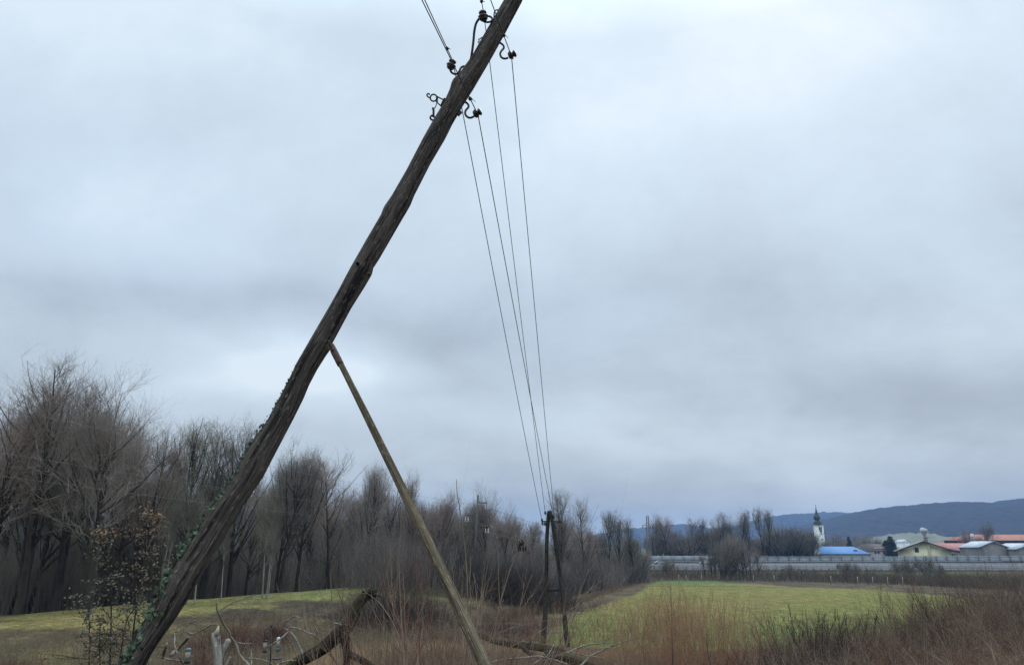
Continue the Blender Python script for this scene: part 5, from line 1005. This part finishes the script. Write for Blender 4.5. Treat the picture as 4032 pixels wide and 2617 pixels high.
limb(f2, 'trunk', [(2140, 2572, 22), (2180, 2578, 34), (2229, 2588, 38), (2270, 2602, 38), (2330, 2624, 36), (2400, 2650, 34)], 20, M_log, 24, .16, 10)
def dead(label, segs, D, name='dead_branch', m=None, main=None):
    root = thing(name, label, 'branch', tuple(P(segs[0][0][0], segs[0][0][1], D)))
    for k, pts in enumerate(segs):
        c = catmull([(p[0], p[1]) for p in pts], 36); w = np.interp(np.linspace(0, 1, len(c)), np.linspace(0, 1, len(pts)), [p[2] for p in pts]); rg = np.random.default_rng(k+len(label))
        Cc = np.array([P(u, v, D+.25*math.sin(i*.12+k)) for i, (u, v) in enumerate(c)])+rg.normal(size=(len(c), 3))*.004; g = Geo(); g.tubes(Cc, w*.74/2/F*D/1.07*(1+.25*rg.normal(size=len(w)).clip(-1, 1)*.6), 9, True); g.obj('branch' if k else 'limb', m or M_branch, root, True)
    return root
dead('pale bare branch lying along the bottom edge below the fallen log', [[(1900, 2625, 9), (1950, 2602, 11), (2017, 2592, 11), (2100, 2585, 11), (2139, 2586, 12), (2190, 2600, 11), (2234, 2612, 10)], [(2139, 2586, 8), (2120, 2600, 7), (2095, 2616, 6)], [(2180, 2535, 4), (2165, 2565, 5), (2140, 2600, 5), (2120, 2630, 5)], [(2139, 2570, 5), (2160, 2595, 6), (2185, 2625, 5)]], 19)
dead('arched grey branch rising right from the log pile', [[(2232, 2570, 8), (2270, 2552, 8), (2308, 2540, 7), (2350, 2533, 6), (2400, 2530, 3)], [(2250, 2568, 6), (2300, 2578, 6), (2370, 2590, 5), (2440, 2625, 4)]], 18)
dead('long pale branch slanting up right towards the willow', [[(2280, 2625, 10), (2330, 2580, 9), (2377, 2556, 8), (2430, 2535, 6), (2493, 2514, 4), (2540, 2508, 2)]], 17.5)
dead('long bare tan branch with a fork at its tip, leaning beside the birch stumps', [[(1010, 2660, 15), (975, 2612, 13), (947, 2582, 13), (925, 2530, 12), (906, 2500, 11), (880, 2450, 10), (858, 2412, 9), (850, 2368, 5)], [(858, 2407, 6), (900, 2380, 6), (960, 2355, 5), (1005, 2342, 4), (1030, 2355, 2)], [(1001, 2345, 3), (990, 2372, 4), (940, 2408, 3), (900, 2450, 2)]], 12, m=mat('tan_branch', (.17, .145, .115), (.25, .215, .17), 8))
dead('twisted pale branch standing behind the bird feeder pole', [[(1192, 2575, 10), (1180, 2545, 11), (1160, 2510, 11), (1136, 2483, 11), (1118, 2474, 9), (1115, 2464, 8), (1130, 2445, 8), (1164, 2424, 7), (1178, 2432, 5), (1204, 2427, 4)], [(1136, 2479, 8), (1145, 2470, 8), (1168, 2472, 8), (1223, 2494, 7), (1262, 2520, 6)], [(1136, 2485, 7), (1095, 2520, 7), (1050, 2548, 6)], [(1238, 2500, 4), (1252, 2488, 4), (1245, 2472, 3), (1255, 2465, 2)]], 14)
dead('curved pale branch near the leaning pole foot', [[(722, 2480, 5), (745, 2490, 8), (765, 2493, 8), (800, 2475, 8), (830, 2458, 7), (846, 2458, 5)], [(725, 2472, 4), (750, 2450, 4), (770, 2442, 3), (785, 2455, 2)], [(689, 2490, 6), (688, 2541, 7), (705, 2580, 7), (728, 2625, 8)], [(650, 2590, 6), (680, 2597, 7), (705, 2600, 6), (725, 2612, 6)], [(690, 2490, 5), (705, 2478, 4), (722, 2474, 4)]], 12.5)
dead('short thick grey branch end pointing up right beside the bird feeder', [[(670, 2580, 17), (700, 2552, 18), (730, 2520, 18), (742, 2508, 15)], [(640, 2590, 14), (648, 2560, 14), (658, 2530, 10)]], 13.2, m=mat('grey_branch', (.12, .105, .085), (.19, .17, .14), 8))
dead('thin upright dead twig with a crossing twig left of the feeder pole', [[(990, 2640, 6), (990, 2530, 8), (988, 2500, 4)], [(922, 2525, 4), (950, 2531, 5), (990, 2533, 5)], [(950, 2590, 6), (1000, 2592, 7), (1050, 2602, 6), (1110, 2640, 4)]], 13)
dead('pale branch from the bottom edge to the mossy trunk', [[(1080, 2640, 8), (1100, 2612, 9), (1140, 2600, 8), (1165, 2600, 6)]], 13)
st = thing('birch_stump', 'broken white birch stump with torn top, taller of the two', 'stump', tuple(P(862, 2640, 13)))
limb(st, 'trunk', [(862, 2660, 28), (860, 2617, 28), (856, 2560, 30), (850, 2510, 34), (848, 2487, 30)], 13, M_birch, 24, .12, 11, True)
g = Geo(); g.tubes(np.array([P(848, 2500, 12.95), P(856, 2482, 12.95), P(861, 2462, 12.95)]), np.array([.035, .032, .010]), 9, True); g.obj('torn_wood', mat('fresh_wood', (.58, .52, .42), (.44, .38, .28), 9), st, True)
s2_ = thing('birch_stump', 'pale peeling birch piece leaning right of the taller birch stump', 'stump', tuple(P(880, 2580, 13.2)))
limb(s2_, 'trunk', [(868, 2610, 14), (878, 2570, 18), (888, 2545, 24), (898, 2522, 22), (902, 2514, 12)], 13.2, M_birch, 18, .12, 12); 
s3_ = thing('birch_stump', 'small pale birch branch stub at the bottom edge', 'stump', tuple(P(890, 2630, 12.5))); limb(s3_, 'trunk', [(884, 2640, 12), (895, 2610, 12), (908, 2584, 10)], 12.5, M_birch, 12, .12, 13)
# ---------------------------------------------------------------- bird feeders
M_teal = mat('teal_plastic', (.035, .13, .15), (.05, .16, .18), 3, .4, spec=.5); M_seed = mat('seed_tube', (.30, .25, .20), (.40, .36, .31), 30, .5); M_blk = mat('black_metal', (.015, .015, .016), (.03, .03, .03), 10, .5); M_wcap = mat('white_cap', (.62, .66, .68), (.55, .58, .60), 3, .4); M_dteal = mat('dark_teal_plastic', (.02, .055, .06), (.03, .07, .075), 3, .4)
def feeder(label, u, v0, v1, w, D, capm, basem, seedm=None, flat=False):
    a = P(u, v0, D); b_ = P(u, v1, D); H = a[2]-b_[2]; r = w/2/F*D/1.07; root = thing('bird_feeder', label, 'bird feeder', tuple(b_)); up = (0, 0, 1)
    g = Geo(); g.lathe([(r*.80, H*.24), (r*.82, H*.80)], b_, up, 16); g.obj('seed_tube', seedm or M_seed, root, True)
    g = Geo(); g.lathe([(r*.5, 0), (r*.95, H*.04), (r, H*.16), (r*.88, H*.26), (r*.3, H*.27)], b_, up, 16); bs_ = g.obj('base', basem, root, True)
    g = Geo(); g.lathe([(r*.95, H*.79), (r*1.05, H*.84), (r*.95, H*.92), (r*.55, H*.985), (.002, H)] if not flat else [(r*1.15, H*.90), (r*1.2, H*.94), (r*1.15, H*.99), (.002, H)], b_, up, 16); g.obj('cap', capm, root, True)
    for s_ in (-1, 1): g = Geo(); p = b_+np.array([0, 0, H*.38]); g.tubes(np.array([p+[s_*r*.6, 0, 0], p+[s_*r*1.8, 0, 0]]), np.array([.004, .004]), 6, True); g.obj('perch', basem, root)
    return root, a
D = 14.2
feeder('bird feeder with teal domed cap and base hanging between dead branches', 735, 2548, 2612, 22, 12.6, M_teal, M_dteal)
g = Geo(); p = P(735, 2548, 12.6); g.tubes(np.array([p, P(745, 2520, 12.7), P(742, 2508, 13.1)]), np.array([.0025]*3), 5); tag(g.obj('hanging_wire', M_blk), 'thin wire holding up the teal capped bird feeder', 'wire')
sp_ = thing('feeder_pole', 'black shepherd hook pole carrying two bird feeders', 'hook pole', tuple(P(1064, 2640, D)))
bz = P(1064, 2640, D); z = float(terrain(bz[0], D)); g = Geo(); g.tubes(np.array([[bz[0], D, z-.1], P(1065, 2590, D), P(1068, 2466, D)]), np.array([.012, .012, .011]), 9, True); g.obj('pole', M_blk, sp_, True)
g = Geo(); g.lathe([(.012, 0), (.022, .01), (.018, .03), (.004, .05)], P(1068, 2468, D), (0, 0, 1), 8); g.obj('finial', M_blk, sp_, True)
for pts in ([(1067, 2482), (1058, 2474), (1048, 2475), (1042, 2486), (1041, 2505), (1041, 2520)], [(1069, 2482), (1078, 2472), (1088, 2474), (1094, 2486), (1093, 2500), (1093, 2508)]):
    g = Geo(); c = catmull(pts, 24); g.tubes(np.array([P(u, v, D) for u, v in c]), np.full(len(c), .0055), 6, True); g.obj('hook', M_blk, sp_, True)
feeder('bird feeder with flat dark cap hanging left on the black pole', 1041, 2519, 2568, 16, D, M_blk, M_dteal, flat=True); feeder('bird feeder with white cap hanging right on the black pole', 1093, 2506, 2564, 15, D, M_wcap, M_teal)
g = Geo(); a = P(1093, 2592, D); g.lathe([(.02, 0), (.075, .0), (.08, .015), (.07, .018), (.02, .012)], a, (0, -.15, 1), 18); g.tubes(np.array([a, P(1066, 2594, D)]), np.array([.005, .005]), 6); g.obj('tray', M_blk, sp_, True)
# ---------------------------------------------------------------- ivy on the pole
def leaf_fan(lobes): return np.array(lobes, float)
IVY = leaf_fan([(0, -.5), (.42, -.38), (.30, -.08), (.55, .12), (.20, .18), (0, .62), (-.20, .18), (-.55, .12), (-.30, -.08), (-.42, -.38)])
OVAL = leaf_fan([(0, -.5), (.2, -.3), (.28, 0), (.17, .3), (0, .5), (-.17, .3), (-.28, 0), (-.2, -.3)])
def leaves(g, rng, C_, size, shape, tilt=.7, face=None):
    n = len(C_); k = len(shape); up = rng.normal(size=(n, 3))*tilt+np.array([0, 0, -1.0 if face is None else .0])+(0 if face is None else 0); nn_ = rng.normal(size=(n, 3))*.55+np.array([-.2, -1, .25]); nn_ = nrm(nn_); up = nrm(up-(up*nn_).sum(1, keepdims=True)*nn_); sd_ = np.cross(nn_, up)
    V = C_[:, None]+(sd_[:, None]*shape[None, :, 0:1]+up[:, None]*shape[None, :, 1:2])*size[:, None, None]
    V[:, k//2] += nn_*size[:, None]*-.12; cen = C_[:, None]+nn_[:, None]*size[:, None, None]*.10; V = np.concatenate([V, cen], 1); i = np.arange(k); T = np.stack([i, (i+1) % k, np.full(k, k)], 1)
    g.add(V.reshape(-1, 3), None, (np.arange(n)[:, None, None]*(k+1)+T[None]).reshape(-1, 3))
def leafmat(name, a, b_, rough=.5, c3=None):
    m = mat(name, a, b_, 22, rough, spec=.4, c3=c3, contrast=(.42, .58), detail=2); return m
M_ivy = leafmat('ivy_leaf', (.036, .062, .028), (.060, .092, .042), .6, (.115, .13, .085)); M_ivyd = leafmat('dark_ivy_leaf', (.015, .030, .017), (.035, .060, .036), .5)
ivy = thing('ivy', 'ivy climbing the lower left side of the leaning pole', 'climbing plant', tuple(P(460, 2700, 5.3)))
rg = np.random.default_rng(12); pts = []; szs = []; 
def on_left(t_, off):       # t_ runs from the picture's bottom edge up to where the ivy ends
    s_ = np.interp(t_, [0, 1], [40, 870/K2*1.0]); l = np.interp(s_, ss, el); c_ = A0[None]+ax[None]*s_[:, None]+nx[None]*(l+off)[:, None]; return c_, np.interp(s_, [0, SL], [5.35, 7.75])
sgn = 1 if np.mean(el) > np.mean(er) else -1
n = 900; t_ = rg.random(n)**1.25; wsp = np.interp(t_, [0, .25, .40, .50, .62, .8, 1.0], [20, 26, 36, 24, 13, 8, 4]); off = sgn*(rg.normal(size=n)*wsp*.55+np.interp(t_, [0, .4, .55, 1], [-12, -3, -2, 0])); c_, Y_ = on_left(t_, off)
L_ = np.array([P(u, v, y-.06+rg.uniform(-.05, .07)) for (u, v), y in zip(c_, Y_)]); sz = np.interp(t_, [0, .45, .6, 1], [.036, .040, .026, .018])*rg.uniform(.5, 1.3, n)
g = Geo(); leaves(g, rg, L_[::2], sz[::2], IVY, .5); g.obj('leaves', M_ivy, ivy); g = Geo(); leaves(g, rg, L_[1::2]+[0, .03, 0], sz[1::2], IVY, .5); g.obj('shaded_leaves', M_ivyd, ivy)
g = Geo()
for k in range(5):
    t2 = np.linspace(0, 1-.12*k, 40); c_, Y_ = on_left(t2, sgn*(4*np.sin(t2*30+k)+3*k-8)); g.tubes(np.array([P(u, v, y-.02) for (u, v), y in zip(c_, Y_)]), np.linspace(.006, .002, 40), 5)
g.obj('stems', M_bark, ivy)
# ---------------------------------------------------------------- hornbeam saplings with withered leaves, close on the left
M_hb = leafmat('withered_leaf', (.11, .068, .042), (.19, .135, .09), .8, (.26, .21, .16)); M_hg = leafmat('green_grey_leaf', (.070, .072, .042), (.13, .12, .078), .75, (.20, .17, .12)); M_ho = leafmat('rusty_leaf', (.24, .11, .04), (.32, .17, .07), .8); M_hstem = mat('dark_stem', (.022, .020, .017), (.045, .038, .03), 9, 1)
def leafy(label, pts, D, n_tw, L_tw, mleaf, seed, r0=.008, dens=9, mtip=None, lsz=.027):
    c = catmull(pts, 60); Cc = np.array([P(u, v, D) for u, v in c]); z = float(terrain(Cc[0][0], D))-.1
    if Cc[0][2] > z: Cc = np.vstack([Cc[0]*[1, 1, 0]+[0, 0, z], Cc])
    rr = np.linspace(r0, .002, len(Cc)); rg = np.random.default_rng(seed); root = thing('hornbeam_sapling', label, 'sapling', tuple(Cc[0])); g = Geo(); g.tubes(Cc, rr, 7); g.obj('stem', M_hstem, root, True)
    Cv = Cc[1:]; a, b_ = grow(rg, Cv[None], rr[1:][None], n_tw, .02, 1., 1.35, .25, lambda t, L: L_tw*(1.05-.65*t), .4, 7, .0028, .12, .10); g = Geo(); g.tubes(a, b_, 4)
    a2, b2 = grow(rg, a, b_, 2, .2, .95, .8, .2, lambda t, L: L*.4, .4, 4, .0016, .1, .1); g.tubes(a2, b2, 3); g.obj('twigs', M_hstem, root)
    al = np.concatenate([a.reshape(-1, 3), (a[:, 1:]*.5+a[:, :-1]*.5).reshape(-1, 3), a2.reshape(-1, 3), (a2[:, 1:]*.5+a2[:, :-1]*.5).reshape(-1, 3)]); al = al[rg.permutation(len(al))[:int(len(al)*.42)]]; al = al+rg.normal(size=al.shape)*.010
    g = Geo(); leaves(g, rg, al, rg.uniform(.5, 1.2, len(al))*lsz, OVAL, 1.6); g.obj('leaves', mleaf, root)
    if mtip is not None:
        g = Geo(); tp_ = Cc[-1]+rg.normal(size=(34, 3))*[.09, .06, .03]; leaves(g, rg, tp_, rg.uniform(.6, 1.2, 34)*lsz*1.1, OVAL, 1.6); g.obj('tip_leaves', mtip, root)
leafy('leafy sapling stem nearest the left edge, greenish leaves', [(350, 2640), (352, 2500), (345, 2400), (300, 2335)], 7.0, 26, .22, M_hg, 3, .006)
leafy('upright sapling with greenish withered leaves and rusty tip, left of the leaning pole', [(432, 2640), (436, 2500), (437, 2350), (425, 2230), (405, 2140), (395, 2105)], 7.2, 44, .26, M_hg, 4, .009, mtip=M_ho)
leafy('tallest sapling with brown withered leaves, beside the ivy', [(512, 2600), (530, 2440), (545, 2330), (560, 2210), (570, 2130), (578, 2040), (585, 2010)], 7.4, 46, .26, M_hb, 5, .009)
leafy('sapling with brown leaves touching the ivy of the pole', [(560, 2500), (600, 2380), (622, 2250), (618, 2130), (612, 2030)], 7.6, 40, .24, M_hb, 6, .007, mtip=M_ho)
leafy('low leafy sprout at the pole foot', [(470, 2640), (480, 2540), (500, 2440), (540, 2380)], 6.8, 34, .24, M_hg, 7, .006)
leafy('short sprout with brown leaves at the bottom left', [(395, 2640), (392, 2520), (400, 2420)], 6.9, 30, .26, M_hb, 8, .006)
# ---------------------------------------------------------------- air
hz = bpy.data.materials.new('haze'); hz.use_nodes = True; q = NT(hz.node_tree); q.n.clear(); pv = q.new('ShaderNodeVolumePrincipled'); pv.inputs['Color'].default_value = (.32, .54, .95, 1)
pv.inputs['Density'].default_value = .00015; o_ = q.new('ShaderNodeOutputMaterial'); q.l.new(pv.outputs[0], o_.inputs['Volume'])
g = Geo(); g.box((0, 2490, 70), (10800, 5200, 214)); 
tag(g.obj('haze', hz), 'thin blue winter haze', kind='stuff')
for o in bpy.data.objects:
    if '_o' in o: del o['_o']
print('objects', len(bpy.data.objects), 'tris', sum(len(m.polygons) for m in bpy.data.meshes))
